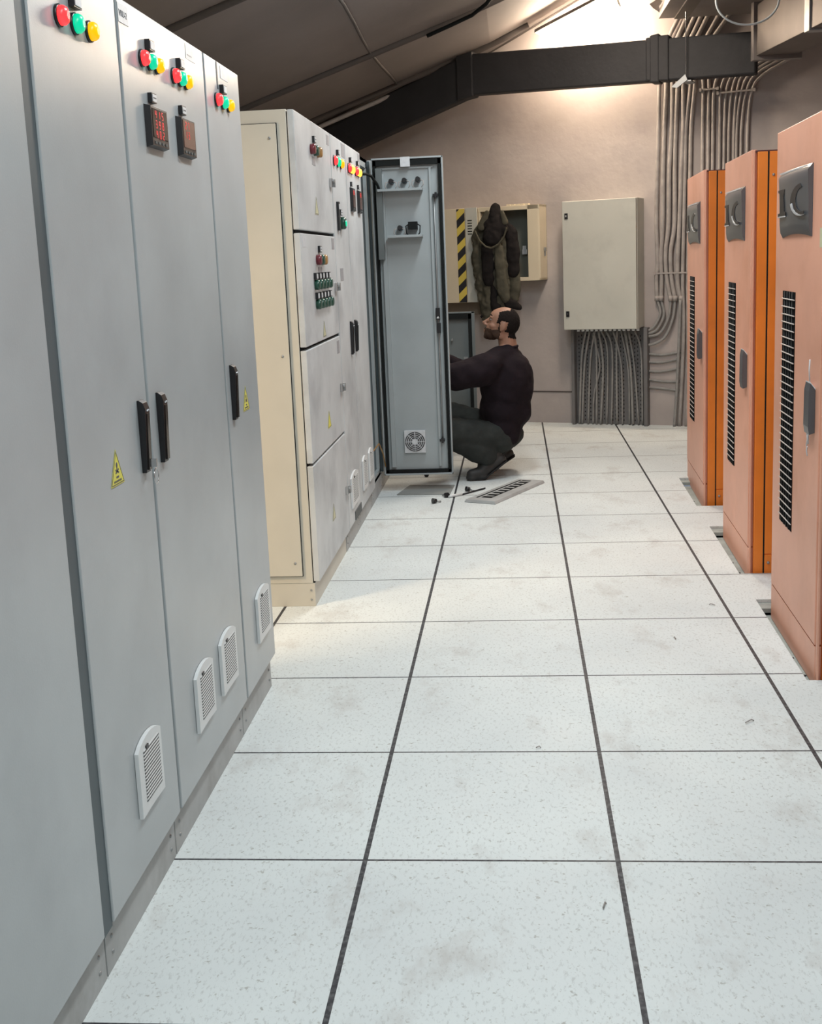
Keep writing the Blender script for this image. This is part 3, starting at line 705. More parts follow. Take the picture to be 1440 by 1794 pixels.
    if scribble:
        mb = MB()
        for k, (a, z, l, s_) in enumerate(((.155, .97, .07, .010), (.165, .93, .06, -.012), (.18, .90, .05, .008), (.175, .79, .06, .01), (.185, .75, .05, -.014), (.17, .72, .03, .012), (.16, .76, .05, .0))):
            mb.tube([Q(a, -.001, z), Q(a + s_, -.001, z + l * .5), Q(a + s_ * .3, -.001, z + l)], .0028, 5)
        obj('paint_scrape', mb, M['paper'], d)
    return r, d, Q
r, d, Q = orange_cab(1.3435, 1.140, 1.365, 1.905, 'nearest orange cabinet at the right edge, scratched around its handle', 1, True)
mb = MB(); mb.prism([Q(.024, -.0006, 1.40), Q(.060, -.0006, 1.40), Q(.060, -.0006, 1.46), Q(.024, -.0006, 1.46)], (.001, 0, 0)); obj('paper_note', mb, M['palesticker'], d)
orange_cab(1.384, 2.425, 1.408, 3.185, 'orange cabinet between two others, middle of the row of three', 2, False, 1.805)
orange_cab(1.418, 3.820, 1.450, 4.66, 'farthest orange cabinet, closest to the wall conduits', 3, False, 1.825)

# ------------------------------------------------------------ things on the back wall
# closed wall enclosure
r = thing('wall_enclosure', 'large closed beige-grey box on the back wall above the cable tray', 'electrical box', tuple(W(.76, .12, .805)))
mb = MB(); wbox(mb, .452, 1.048, 0, .215, .806, 1.822); obj('body', mb, M['wallbox'], r, bevel=.003)
mb = MB(); wbox(mb, .447, 1.045, .218, .250, .803, 1.820); d = obj('door', mb, M['wallbox'], r, bevel=.004)
for zz in (1.705, .930):
    mb = MB(); wbox(mb, .470, .496, .250, .258, zz - .022, zz + .022); mb.use(1); wbox(mb, .478, .488, .258, .261, zz - .006, zz + .008); obj('latch', mb, [M['black'], M['chrome']], d)
mb = MB()
for k in range(14): mb.tube([W(.53 + .038 * k, .12, .806), W(.53 + .038 * k, .12, .780)], .012, 8)
obj('cable_gland', mb, M['paper'], r)
# perforated cable tray below it
r = thing('cable_tray', 'perforated grey cable tray running from the floor up under the beige-grey wall box', 'cable tray', tuple(W(.76, .04, 0)))
mb = MB(); wbox(mb, .462, 1.075, .005, .012, 0, .80); mb.use(1)
for i in range(24):
    s_ = .50 + i * .0235
    if i % 6 == 5: continue
    for j in range(22):
        z = .03 + j * .033 + (.010 if i % 2 else 0)
        wbox(mb, s_ - .0035, s_ + .0035, .0122, .0132, z, z + .013)
obj('tray_base', mb, [M['trunk'], M['rubber']], r)
for a, b in ((.455, .478), (1.060, 1.090)):
    mb = MB(); wbox(mb, a, b, 0, .085, 0, .80); obj('side_rail', mb, M['trunk'], r, bevel=.002)
tc = [[(.603, .778), (.555, .495), (.527, .002)], [(.651, .777), (.609, .543), (.582, .003)], [(.622, .768), (.686, .496), (.634, .258), (.621, .004)], [(.680, .777), (.715, .496), (.689, .006)],
      [(.70, .777), (.751, .60), (.738, .007)], [(.745, .777), (.794, .60), (.781, .008)], [(.833, .775), (.826, .589), (.825, .009)], [(.804, .776), (.868, .496), (.873, .010)],
      [(.866, .775), (.924, .449), (.930, .012)], [(.900, .775), (.945, .47), (.962, .012)], [(.927, .774), (.972, .496), (1.006, .014)], [(.983, .774), (1.029, .635), (1.040, .31), (1.040, .02)], [(.57, .777), (.530, .55), (.505, .004)], [(.64, .777), (.66, .60), (.655, .004)]]
def spline(pts, n=6):
    P = [Vector(p) for p in pts]; out = []
    for i in range(len(P) - 1):
        p0 = P[max(i - 1, 0)]; p1 = P[i]; p2 = P[i + 1]; p3 = P[min(i + 2, len(P) - 1)]
        for k in range(n):
            t = k / n; out.append(.5 * ((2 * p1) + (-p0 + p2) * t + (2 * p0 - 5 * p1 + 4 * p2 - p3) * t * t + (-p0 + 3 * p1 - 3 * p2 + p3) * t ** 3))
    out.append(P[-1]); return out
ORD = ['leftmost', 'second', 'third', 'fourth', 'fifth', 'sixth', 'seventh', 'eighth', 'ninth', 'tenth', 'eleventh', 'twelfth', 'thirteenth', 'rightmost']
order = sorted(range(len(tc)), key=lambda i: tc[i][-1][0])
for rank, i in enumerate(order):
    p = tc[i]; mb = MB(); mb.tube(spline([W(s, .045 + .012 * (i % 2), z) for s, z in p]), .0080 if i % 3 else .0100, 8)
    o_ = ORD[rank] if rank in (0, 13) else ORD[rank] + ' from the left'
    tag(obj('tray_cable', mb, M['cable']), 'dusty cable in the perforated tray below the wall box, %s' % o_, 'cable', 'cables rising in the perforated tray')
# conduits
g1 = [[(1.184, 2.74), (1.182, 2.639), (1.176, 2.366), (1.164, 2.033), (1.156, 1.621), (1.164, 1.313), (1.154, 1.192), (1.158, 1.02)],
 [(1.235, 2.735), (1.234, 2.634), (1.221, 2.362), (1.211, 2.03), (1.206, 1.618), (1.191, 1.357), (1.195, 1.191), (1.19, 1.02)],
 [(1.284, 2.73), (1.283, 2.629), (1.279, 2.357), (1.259, 2.027), (1.253, 1.616), (1.228, 1.4), (1.236, 1.19), (1.268, 1.018)],
 [(1.323, 2.726), (1.322, 2.625), (1.31, 2.355), (1.301, 2.024), (1.3, 1.614), (1.268, 1.398), (1.274, 1.189), (1.304, 1.017)],
 [(1.371, 2.722), (1.367, 2.621), (1.367, 2.35), (1.352, 2.021), (1.336, 1.612), (1.322, 1.187), (1.35, 1.016)],
 [(1.423, 2.716), (1.419, 2.616), (1.389, 2.348), (1.38, 2.019), (1.363, 1.186), (1.372, 0.858), (1.359, 0.448), (1.336, 0.002)],
 [(1.455, 2.714), (1.451, 2.614), (1.427, 2.346), (1.419, 2.017), (1.404, 1.185), (1.405, 0.448), (1.392, 0.002)]]
up1 = [[(1.190, 2.85), (1.25, 3.0), (1.42, 3.30)], [(1.240, 2.85), (1.33, 3.02), (1.47, 3.30)], [(1.29, 2.85), (1.385, 3.012), (1.53, 3.30)], [(1.33, 2.85), (1.435, 3.01), (1.58, 3.30)], [(1.38, 2.85), (1.476, 3.0), (1.64, 3.30)], [(1.44, 2.86), (1.545, 2.994), (1.70, 3.25)], [(1.48, 2.86), (1.60, 2.99), (1.78, 3.22)]]
O7 = ['leftmost', 'second from left', 'third from left', 'fourth from left', 'fifth from left', 'sixth from left', 'rightmost']
for i, p in enumerate(g1):
    full = list(reversed(up1[i])) + p
    mb = MB(); pts = spline([W(s, .030 if i < 5 else .028, z) for s, z in full]); mb.tube(pts, .0170 if i not in (5, 6) else .0150, 10)
    if i < 5:
        e = W(p[-1][0], .03, p[-1][1]); mb.tube([e - Vector((0, 0, .01)), e + Vector((0, 0, .03))], .020, 10)
    tag(obj('conduit', mb, M['conduit']), 'thick dusty conduit right of the wall box, %s of seven' % O7[i], 'conduit', 'thick conduits beside the wall box')
g2 = [[(1.518, 2.724), (1.519, 2.607), (1.515, 2.338)], [(1.565, 2.719), (1.562, 2.603), (1.558, 2.334)], [(1.646, 2.711), (1.6, 2.599), (1.593, 2.331)], [(1.704, 2.705), (1.651, 2.594), (1.644, 2.327)],
 [(1.751, 2.7), (1.694, 2.59), (1.679, 2.324)], [(1.788, 2.697), (1.736, 2.586), (1.713, 2.321)], [(1.825, 2.693), (1.774, 2.582), (1.751, 2.318)], [(1.871, 2.688), (1.808, 2.579), (1.772, 2.316)], [(1.918, 2.684), (1.845, 2.576), (1.806, 2.314)], [(1.973, 2.678), (1.883, 2.572), (1.852, 2.31)]]
O10 = ['leftmost'] + [a + ' from left' for a in ('second', 'third', 'fourth', 'fifth', 'sixth', 'seventh', 'eighth', 'ninth')] + ['rightmost']
for i, p in enumerate(g2):
    k = p[0][0] + .02 * i
    full = [(k + .13, 2.95), (k + .05, 2.80)] + p + [(p[-1][0] - .004, 1.9), (p[-1][0] - .02, 1.2), (p[-1][0] - .02, .01)]
    mb = MB(); mb.tube(spline([W(s, .028, z) for s, z in full]), .0135 if i < 3 else .0105, 8)
    tag(obj('conduit', mb, M['conduit']), 'thin conduit behind the orange cabinets, bending under the duct, %s of ten' % O10[i], 'conduit', 'thin conduits above the orange cabinets')
# conduit saddles
for z, a, b in ((1.228, 1.14, 1.42), (2.60, 1.50, 1.63), (2.565, 1.63, 1.90)):
    mb = MB(); wbox(mb, a, b, .040, .048, z - .006, z + .006)
    for s_ in (a, b): wbox(mb, s_ - .008, s_ + .008, 0, .052, z - .012, z + .012)
    tag(obj('conduit_clamp', mb, M['conduit']), {1.228: 'clamp bar across the thick conduits at mid height right of the wall box', 2.60: 'short clamp bar on the thin conduits under the duct', 2.565: 'long clamp bar on the bending thin conduits under the duct'}[z], 'clamp')
# thin cables leaving the conduits towards the tray
cb = [([(1.158, 1.02), (1.185, 0.911), (1.130, 0.802), (1.065, 0.766)], 'highest'), ([(1.190, 1.019), (1.213, 0.897), (1.153, 0.779), (1.064, 0.743)], 'second'), ([(1.268, 1.018), (1.249, 0.873), (1.176, 0.751), (1.064, 0.725)], 'third'),
      ([(1.304, 1.017), (1.286, 0.873), (1.226, 0.728), (1.138, 0.669), (1.064, 0.656)], 'lowest')]
for p, nm in cb:
    mb = MB(); mb.tube(spline([W(s, .03, z) for s, z in p]), .0115, 8)
    tag(obj('bent_cable', mb, M['cable']), 'cable curving down from a conduit into the tray, %s of four' % nm, 'cable', 'cables curving into the tray')
sg = [([(1.064, 0.586), (1.198, 0.577), (1.35, 0.602)], 'top'), ([(1.063, 0.521), (1.198, 0.517), (1.35, 0.549)], 'second from the top'), ([(1.063, 0.447), (1.198, 0.443), (1.35, 0.475)], 'middle'), ([(1.062, 0.380), (1.198, 0.362), (1.35, 0.361)], 'second from the bottom'), ([(1.062, 0.314), (1.198, 0.304), (1.35, 0.284)], 'bottom')]
for p, nm in sg:
    mb = MB(); mb.tube(spline([W(s, .012, z) for s, z in p]), .0105, 8)
    tag(obj('sagging_cable', mb, M['cable']), 'sagging cable low on the wall right of the tray, %s of five' % nm, 'cable', 'sagging horizontal cables')
mb = MB(); mb.tube(spline([W(s, .055, z) for s, z in ((1.350, 1.016), (1.335, .6), (1.318, .25), (1.300, .0))]), .012, 8)
tag(obj('riser_cable', mb, M['cable']), 'dark upright cable at the right ends of the sagging cables', 'cable')

# black insulated duct
r = thing('air_duct', 'black insulated duct crossing the back wall and sloping down to the left', 'duct', tuple(W(.8, .22, 2.69)))
def ductseg(mb, a, b, o0=.39, o1=.50):
    (s0, l0, h0), (s1, l1, h1) = a, b
    mb.hexa([W(s0, o0, l0), W(s1, o0, l1), W(s1, o1, l1), W(s0, o1, l0)], [W(s0, o0, h0), W(s1, o0, h1), W(s1, o1, h1), W(s0, o1, h0)])
mb = MB(); ductseg(mb, (-3.0, 1.79, 2.08), (-.22, 2.660, 2.985)); obj('sloping_section', mb, M['duct'], r, bevel=.012)
mb = MB(); ductseg(mb, (-.22, 2.672, 2.982), (1.975, 2.615, 2.905)); obj('level_section', mb, M['duct'], r, bevel=.012)
mb = MB(); ductseg(mb, (-.32, 2.640, 2.975), (-.18, 2.662, 3.000), .38, .512); obj('duct_collar', mb, M['duct'], r, bevel=.010)
mb = MB(); ductseg(mb, (1.19, 2.640, 2.944), (1.36, 2.628, 2.950), .38, .512); ductseg(mb, (1.22, 2.625, 2.955), (1.29, 2.620, 2.965), .378, .517); obj('duct_collar', mb, M['duct'], r, bevel=.010)
# sheet-metal duct that comes towards the aisle
r = thing('air_duct', 'bare sheet-metal duct at the top right corner, joining the black duct', 'duct', (2.25, 5.2, 2.69))
def mseg(y0, y1, x0a, x0b, wd, z0, z1, mt, nm='duct_section', bev=.003):
    mb = MB(); mb.hexa([(x0a, y0, z0), (x0a + wd, y0, z0), (x0b + wd, y1, z0), (x0b, y1, z0)], [(x0a, y0, z1), (x0a + wd, y0, z1), (x0b + wd, y1, z1), (x0b, y1, z1)]); return obj(nm, mb, mt, r, bevel=bev)
mseg(5.10, 5.98, 2.245, 2.112, .285, 2.720, 3.06, M['metalduct'])
mseg(3.9, 5.06, 2.41, 2.250, .285, 2.720, 3.06, M['metalduct'])
mseg(5.02, 5.10, 2.243, 2.232, .310, 2.708, 3.075, M['steel'], 'duct_flange')
mseg(5.95, 6.01, 2.095, 2.090, .335, 2.690, 3.08, M['tray'], 'duct_flange')
# dull metal tray above
r = thing('ceiling_panel', 'dull metal panel hanging under the ceiling at the top right, seen from below', 'panel', (1.8, 5.6, 3.1))
mb = MB(); mb.box(1.508, 2.30, 4.6, 6.47, 3.10, 3.16); obj('panel', mb, M['tray'], r, bevel=.003)
mb = MB(); mb.box(1.62, 1.72, 4.6, 6.45, 3.088, 3.10); obj('stiffener', mb, M['metalduct'], r)
mb = MB()
for k in range(5): mb.add([(1.44 + .02 * k, 6.2 + .05 * k, 3.12), (1.50, 6.15 + .06 * k, 3.16), (1.47 + .01 * k, 6.22 + .07 * k, 3.19), (1.42 + .015 * k, 6.28 + .04 * k, 3.17)], [(0, 1, 2), (0, 2, 3)])
for a in (1.6, 2.2):
    mb.tube([(a, 5.0, 3.16), (a, 5.0, cz(a))], .004, 6)
obj('hanger', mb, M['chrome'], r)
# hanging rod with bracket in front of the duct
r = thing('hanger_rod', 'thin threaded rod hanging in front of the black duct with a clamp at its foot', 'rod', tuple(W(1.487, .525, 2.605)))
mb = MB(); mb.tube([W(1.487, .525, 2.605), W(1.487, .525, cz(W(1.487, .525, 0).x))], .0035, 6); obj('rod', mb, M['chrome'], r)
mb = MB(); mb.prism([W(1.385, .525, 2.575), W(1.487, .525, 2.655), W(1.502, .525, 2.615), W(1.427, .525, 2.565)], NW * .02); wbox(mb, 1.467, 1.527, .38, .535, 2.605, 2.614); obj('bracket', mb, M['steel'], r)
mb = MB(); c = Vector((1.865, 5.0, 2.905)); mb.tube([c + Vector((.190 * cos(a), .03 * sin(a), .152 * sin(a) if sin(a) < 0 else .25 * sin(a))) for a in [2 * pi * i / 48 for i in range(49)]], .0065, 8, False)
mb.tube([c + Vector((0, 0, .25)), (1.865, 5.0, 3.10)], .004, 6)
tag(obj('cable_loop', mb, M['ringwire']), 'pale grey loop of cable hanging down at the top right', 'cable')

# fluorescent lamp on the wall under the ceiling
r = thing('fluorescent_lamp', 'glowing fluorescent tube lamp fixed slanting above the black duct', 'lamp', tuple(W(.56, .06, 3.18)))
A_, B_ = W(.345, .30, 3.052), W(.925, .30, 3.262)
ax = (B_ - A_).normalized(); upv = ax.cross(NW).normalized()
if upv.z < 0: upv = -upv
mb = MB(); mb.prism([A_ - ax * .03 + upv * .062 - NW * .075, A_ - ax * .03 + upv * .062 + NW * .085, A_ - ax * .03 + upv * .095 + NW * .050, A_ - ax * .03 + upv * .095 - NW * .050], ax * ((B_ - A_).length + .06)); obj('housing', mb, M['tray'], r)
for q in (.12, .50):
    mb = MB(); c = A_ + ax * q + upv * .085; mb.prism([c, c + ax * .02, c + ax * .02 - NW * .30, c - NW * .30], upv * .006); obj('wall_bracket', mb, M['steel'], r)
mb = MB(); mb.tube([A_, B_], .055, 18); obj('tube', mb, M['tube'], r)
mb = MB(); mb.tube([A_ - ax * .01, A_ - ax * .002], .042, 14); mb.tube([B_ + ax * .002, B_ + ax * .01], .042, 14); obj('end_cap', mb, M['white'], r)

# cream cabinet with hazard tape
r = thing('wall_enclosure', 'cream box with black and yellow hazard tape, left of the hanging jacket', 'electrical box', tuple(W(-.6, .1, 1.04)))
mb = MB(); wbox(mb, -.95, -.305, 0, .195, 1.040, 1.812); obj('body', mb, M['creambox'], r, bevel=.003)
mb = MB(); wbox(mb, -.955, -.410, .197, .215, 1.038, 1.815); d = obj('door', mb, M['creambox'], r, bevel=.003)
mb = MB(); wbox(mb, -.480, -.408, .2152, .2162, 1.040, 1.812); obj('hazard_tape', mb, M['hazard'], d)
mb = MB(); wbox(mb, -.404, -.300, .195, .210, 1.040, 1.818); mb.use(1)
for k in range(6): wbox(mb, -.385, -.345, .2102, .2112, 1.60 + .022 * k, 1.608 + .022 * k)
obj('louvre_panel', mb, [M['wallbox'], M['rubber']], r, bevel=.001)
# brown strip put in for the shade below the cream box
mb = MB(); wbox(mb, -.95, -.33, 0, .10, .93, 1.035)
tag(obj('box_shadow_strip', mb, M['brown']), 'brown strip standing in for the shadow below the cream hazard-taped box', 'shade strip')
# open white box
r = thing('wall_enclosure', 'open pale box with a grey-green inside, partly covered by the jacket', 'electrical box', tuple(W(0, .1, 1.2)))
mb = MB(); s0, s1, z0, z1 = -.30, .235, 1.205, 1.815
wbox(mb, s0, s0 + .02, 0, .18, z0, z1); wbox(mb, .215, s1, 0, .18, z0, z1); wbox(mb, s0, s1, 0, .18, z0, z0 + .02); wbox(mb, s0, s1, 0, .18, z1 - .02, z1)
wbox(mb, .130, .225, .165, .182, z0, z1); wbox(mb, s0, s1, .165, .182, z1 - .035, z1); wbox(mb, s0, .13, .165, .182, z0, z0 + .03)
obj('body', mb, M['creambox'], r, bevel=.002)
mb = MB(); wbox(mb, s0, s1, .004, .012, z0, z1); obj('back_plate', mb, M['green_in'], r)
mb = MB(); wbox(mb, .035, .075, .012, .05, 1.42, 1.46); wbox(mb, .04, .07, .05, .054, 1.46, 1.49); obj('terminal', mb, M['paper'], r)
mb = MB()
for k in range(5): wbox(mb, -.06 + .04 * k, -.03 + .04 * k, .10, .15, 1.816, 1.830)
obj('cable_gland', mb, M['creambox'], r)
mb = MB(); wbox(mb, .237, .25, .06, .09, 1.44, 1.47); wbox(mb, .237, .247, .07, .08, 1.40, 1.44); obj('hasp', mb, M['steel'], r)

# ------------------------------------------------------------ organic helper
def blob(name, mb, mt, parent=None, vox=.008, it=6, fac=.5, crumple=0, cs=18, keep=None):
    me = bpy.data.meshes.new(name + '_src'); me.from_pydata([v[:] for v in mb.v], [], mb.f)
    o = bpy.data.objects.new('tmp', me); COL.objects.link(o)
    rm = o.modifiers.new('r', 'REMESH'); rm.mode = 'VOXEL'; rm.voxel_size = vox; rm.use_smooth_shade = True
    sm = o.modifiers.new('s', 'SMOOTH'); sm.iterations = it; sm.factor = fac
    dg = bpy.context.evaluated_depsgraph_get(); ev = bpy.data.meshes.new_from_object(o.evaluated_get(dg))
    bpy.data.objects.remove(o)
    if crumple:
        nn = [v.normal.copy() for v in ev.vertices]
        for v, n_ in zip(ev.vertices, nn):
            p = v.co * cs
            a = noise.noise(p) + .5 * noise.noise(p * 2.1)
            v.co += n_ * crumple * a
    off = Vector(parent['_o']) if parent else Vector((sum(v.co.x for v in ev.vertices) / len(ev.vertices), sum(v.co.y for v in ev.vertices) / len(ev.vertices), min(v.co.z for v in ev.vertices)))
    ev.transform(Matrix.Translation(-off)); ev.name = name
    ev.materials.clear()
    for k in (mt if isinstance(mt, list) else [mt]): ev.materials.append(k)
    for p in ev.polygons: p.use_smooth = True; p.material_index = 0
    o = bpy.data.objects.new(name, ev); COL.objects.link(o); o['_o'] = list(off)
    if parent: o.parent = parent
    else: o.location = off
    return o
def shell(name, src, pred, mt, parent, thick=.004, jitter=.0):
    """a layer grown over the part of src where pred(world point) holds"""
    off = Vector(src['_o']); bm = bmesh.new(); bm.from_mesh(src.data); bm.verts.ensure_lookup_table()
    kill = [f for f in bm.faces if not pred(f.calc_center_median() + off)]
    bmesh.ops.delete(bm, geom=kill, context='FACES'); bm.normal_update()
    nn = {v: v.normal.copy() for v in bm.verts}
    for v, n_ in nn.items():
        e = thick * (.35 if v.is_boundary else 1) + jitter * noise.noise(v.co * 90)
        v.co += n_ * e
    me = bpy.data.meshes.new(name); bm.to_mesh(me); bm.free(); me.materials.clear(); me.materials.append(mt)
    for p in me.polygons: p.use_smooth = True; p.material_index = 0
    o = bpy.data.objects.new(name, me); COL.objects.link(o); o.parent = parent; o['_o'] = list(off)
    s_ = o.modifiers.new('thick', 'SOLIDIFY'); s_.thickness = thick * 1.2; s_.offset = -1
    return o

# ------------------------------------------------------------ jacket hanging on the open box
def J(u, v, off=.27):   # jacket pattern units -> wall
    return W(-.146 + (u / 4.235 + 620 - 862) * .00501, off, 1.824 - (v / 4.235 + 260 - 360) * .00464)
def jc(mb, pts, rs, flat=.55):
    for (a, b, ra, rb) in zip(pts[:-1], pts[1:], rs[:-1], rs[1:]):
        P0, P1 = J(*a), J(*b); n = 8
        for k in range(n + 1):
            t_ = k / n; rr = (ra + (rb - ra) * t_) / 4.235 * .00475
            mb.ball(P0.lerp(P1, t_), (rr, rr * flat, rr), 12, 8, (T, NW, Vector((0, 0, 1))))
r = thing('jacket', 'olive and black hooded work jacket hanging over the open wall box', 'jacket', tuple(J(1040, 1270)))
mb = MB()
jc(mb, [(1000, 520), (930, 640, .25), (915, 800, .25), (940, 1000, .26), (975, 1230, .27)], [35, 62, 62, 62, 60])
jc(mb, [(1060, 520), (1060, 700), (1080, 900), (1080, 1120)], [45, 85, 90, 80])
jc(mb, [(985, 1000), (990, 1220)], [60, 62])
jc(mb, [(1000, 600, .24), (1020, 800, .24), (1030, 1080, .24)], [75, 115, 105], .22)
body = blob('body', mb, M['olive'], r, .008, 3, .5, .020, 15)
mb = MB()
jc(mb, [(1090, 540, .28), (1170, 640, .28), (1185, 780, .29), (1182, 910, .29)], [40, 52, 52, 48]); blob('right_sleeve', mb, M['jblack'], r, .009, 4, .5, .010, 14)
mb = MB(); jc(mb, [(1182, 930, .27), (1188, 1040, .27), (1175, 1110, .27)], [46, 44, 40]); blob('sleeve_lower', mb, M['olive'], r, .009, 3, .5, .008, 14)
mb = MB(); jc(mb, [(1005, 720, .315), (1003, 850, .315), (1003, 975, .305)], [54, 54, 50], .45); blob('black_panel', mb, M['jblack'], r, .009, 3, .5, .008, 14)
mb = MB(); jc(mb, [(1040, 1010, .30), (1050, 1180, .30)], [34, 45], .5); blob('lining', mb, M['jblack'], r, .009, 3, .5, .008, 14)
mb = MB(); jc(mb, [(1090, 740, .335), (1100, 880, .34), (1115, 1040, .335), (1130, 1110, .325)], [38, 44, 48, 36], .5); blob('front_flap', mb, M['olive'], r, .009, 3, .5, .008, 14)
mb = MB(); jc(mb, [(1150, 1150, .31), (1190, 1160, .31), (1225, 1185, .31)], [40, 34, 20], .6); blob('cuff', mb, M['jblack'], r, .008, 3, .5, .006, 20)
mb = MB(); jc(mb, [(935, 1245, .28), (975, 1258, .28)], [16, 18]); blob('cuff', mb, M['jblack'], r, .008, 3, .5, .004, 20)
mb = MB(); jc(mb, [(1062, 445, .29), (1062, 560, .31), (1045, 650, .33)], [42, 62, 72], .55); jc(mb, [(1000, 560, .31), (1110, 600, .31)], [50, 55], .5); hd = blob('hood', mb, M['jblack'], r, .009, 4, .5, .010, 16)
mb = MB()
jc(mb, [(1010, 480, .325), (965, 575, .325)], [22, 34], .4); jc(mb, [(1120, 480, .325), (1140, 550, .325)], [18, 26], .4)
for a, b in zip([(935, 610), (965, 680), (1010, 725), (1050, 738), (1100, 715), (1145, 660)], [(965, 680), (1010, 725), (1050, 738), (1100, 715), (1145, 660), (1165, 600)]): jc(mb, [(*a, .375), (*b, .375)], [8, 8], 1)
o = blob('hood_trim', mb, M['olive'], r, .006, 2, .4); o['label'] = 'olive hood edging with drawn hem'

# ------------------------------------------------------------ the person
person = None
H = Vector((.318, 4.85, .985)); f_ = Vector((-.956, .03, .292)).normalized(); u_ = Vector((.292, 0, .956)); u_ = (u_ - f_ * u_.dot(f_)).normalized(); l_ = u_.cross(f_)
if l_.y > 0: l_ = -l_
def Hd(f, l, u): return H + f_ * f + l_ * l + u_ * u
def HB(mb, f, l, u, rf, rl, ru): mb.ball(Hd(f, l, u), (rf, rl, ru), 20, 14, (f_, l_, u_))
mb = MB()
HB(mb, 0, 0, .010, .099, .077, .096)          # skull
HB(mb, .030, 0, .030, .070, .066, .060)        # forehead
HB(mb, .040, 0, -.045, .062, .060, .062)       # mid face
HB(mb, .058, 0, -.085, .046, .044, .038)       # jaw
HB(mb, .084, 0, -.108, .020, .022, .016)       # chin
HB(mb, .090, 0, -.066, .026, .028, .014)       # lips
mb.caps(Hd(.098, 0, .006), .0085, Hd(.124, 0, -.026), .0125)      # nose
HB(mb, .112, .010, -.034, .012, .009, .008); HB(mb, .112, -.010, -.034, .012, .009, .008)
HB(mb, .104, 0, -.072, .012, .020, .0055); HB(mb, .101, 0, -.084, .012, .018, .0055)
for s_ in (1, -1):
    HB(mb, .083, s_ * .030, .022, .016, .022, .008)      # brow
    HB(mb, .060, s_ * .046, -.030, .026, .020, .020)      # cheek
    HB(mb, -.004, s_ * .076, -.014, .018, .008, .030)     # ear
    HB(mb, .004, s_ * .073, -.040, .010, .008, .012)
    HB(mb, .010, s_ * .050, -.072, .045, .012, .030)      # jaw angle
# neck, torso, limbs under the clothes (one continuous figure)
nb = Vector((.345, 4.85, .815))
mb.caps(Hd(-.030, 0, -.060), .054, nb, .062)
LS, RS = Vector((.205, 4.69, .735)), Vector((.395, 5.00, .720))
mb.caps(nb, .06, LS, .055); mb.caps(nb, .06, RS, .055)
CH = Vector((.325, 4.85, .62)); PV = Vector((.31, 4.85, .27))
mb.ball(CH, (.150, .150, .19)); mb.caps(CH, .13, PV, .085)
LE, RE = Vector((.02, 4.62, .675)), Vector((.05, 5.10, .66))
LHn, RHn = Vector((-.27, 4.60, .72)), Vector((-.22, 4.95, .80))
mb.caps(LS, .052, LE, .042); mb.caps(RS, .052, RE, .042)
mb.caps(LE, .042, LHn, .026); mb.caps(RE, .042, RHn, .026)
LHp, RHp = Vector((.29, 4.75, .25)), Vector((.34, 4.96, .25)); LK, RK = Vector((-.06, 4.62, .33)), Vector((-.05, 5.10, .375)); LA, RA = Vector((.215, 4.70, .125)), Vector((.275, 5.00, .125))
for a, b, c in ((LHp, LK, LA), (RHp, RK, RA)): mb.caps(PV, .085, a, .072); mb.caps(a, .072, b, .055); mb.caps(b, .050, c, .036)
# hands: palm, four fingers bent, thumb from the side
for Hn, side in ((LHn, -1), (RHn, 1)):
    d_ = Vector((-1, 0, .15)).normalized(); sd = Vector((0, side, 0)); dn = Vector((0, 0, -1))
    mb.caps(Hn, .025, Hn + d_ * .05, .026); mb.ball(Hn + d_ * .06, (.040, .038, .016))
    for k, (o_, l1) in enumerate(((-.027, .030), (-.009, .035), (.009, .033), (.027, .026))):
        a = Hn + d_ * .085 + Vector((0, o_, 0)); b = a + d_ * l1 * .9 + dn * .006; c = b + (d_ * .5 + dn).normalized() * l1 * .8
        mb.caps(a, .0088, b, .0082); mb.caps(b, .0082, c, .0072)
    a = Hn + d_ * .03 - sd * .028; b = a + (d_ * .7 - sd * .6).normalized() * .035; c = b + d_ * .028 + dn * .008
    mb.caps(a, .011, b, .0095); mb.caps(b, .0095, c, .008)
person = blob('person', mb, M['skin'], None, .0050, 5, .5)
tag(person, 'person in a dark plum sweater and grey trousers crouching behind the open door, looking up', 'person')
def loc(p):
    d = p - H; return d.dot(f_), d.dot(l_), d.dot(u_)
def hairp(p):
    f, l, u = loc(p)
    if u < -.075 or (p - H).length > .14 or f < -.2: return False
    if abs(l) > .066 and -.028 < f < .020 and -.055 < u < .018: return False       # ear
    edge = .004 * noise.noise(p * 60)
    if f < -.048 + edge and u > -.075: return True
    if f < .042 + edge and abs(l) > .040 and -.004 < u < .088 - .5 * max(0, f): return True
    if f < .024 and f > .010 and abs(l) > .05 and -.035 < u <= .0: return True
    return f < -.020 and u > -.045
def beardp(p):
    f, l, u = loc(p)
    if (p - H).length > .165: return False
    if abs(l) > .071 and f < .02: return False
    if u < -.118 and f < .055: return False
    if abs(l) < .019 and -.092 < u < -.064 and f > .105: return False
    return (u < -.052 + .25 * max(0, .06 - f) and f > .012) or (f > .004 and f < .022 and abs(l) > .05 and u < -.02) or (abs(l) < .024 and -.068 < u < -.052 and f > .09)
shell('hair', person, hairp, M['hair'], person, .0045, .0015)
shell('beard', person, beardp, M['beard'], person, .0016, .0006)
mb = MB()
for s_ in (1, -1): mb.tube([Hd(.090, s_ * .014, .030), Hd(.094, s_ * .028, .036), Hd(.082, s_ * .046, .030)], [.003, .004, .0022], 8)
obj('eyebrow', mb, M['hair'], person)
mb = MB()
for s_ in (1, -1): HB(mb, .083, s_ * .031, .006, .012, .014, .0075)
mb.use(1)
for s_ in (1, -1): HB(mb, .0925, s_ * .031, .008, .0045, .005, .005)
obj('eye', mb, [M['eye'], M['hair']], person)
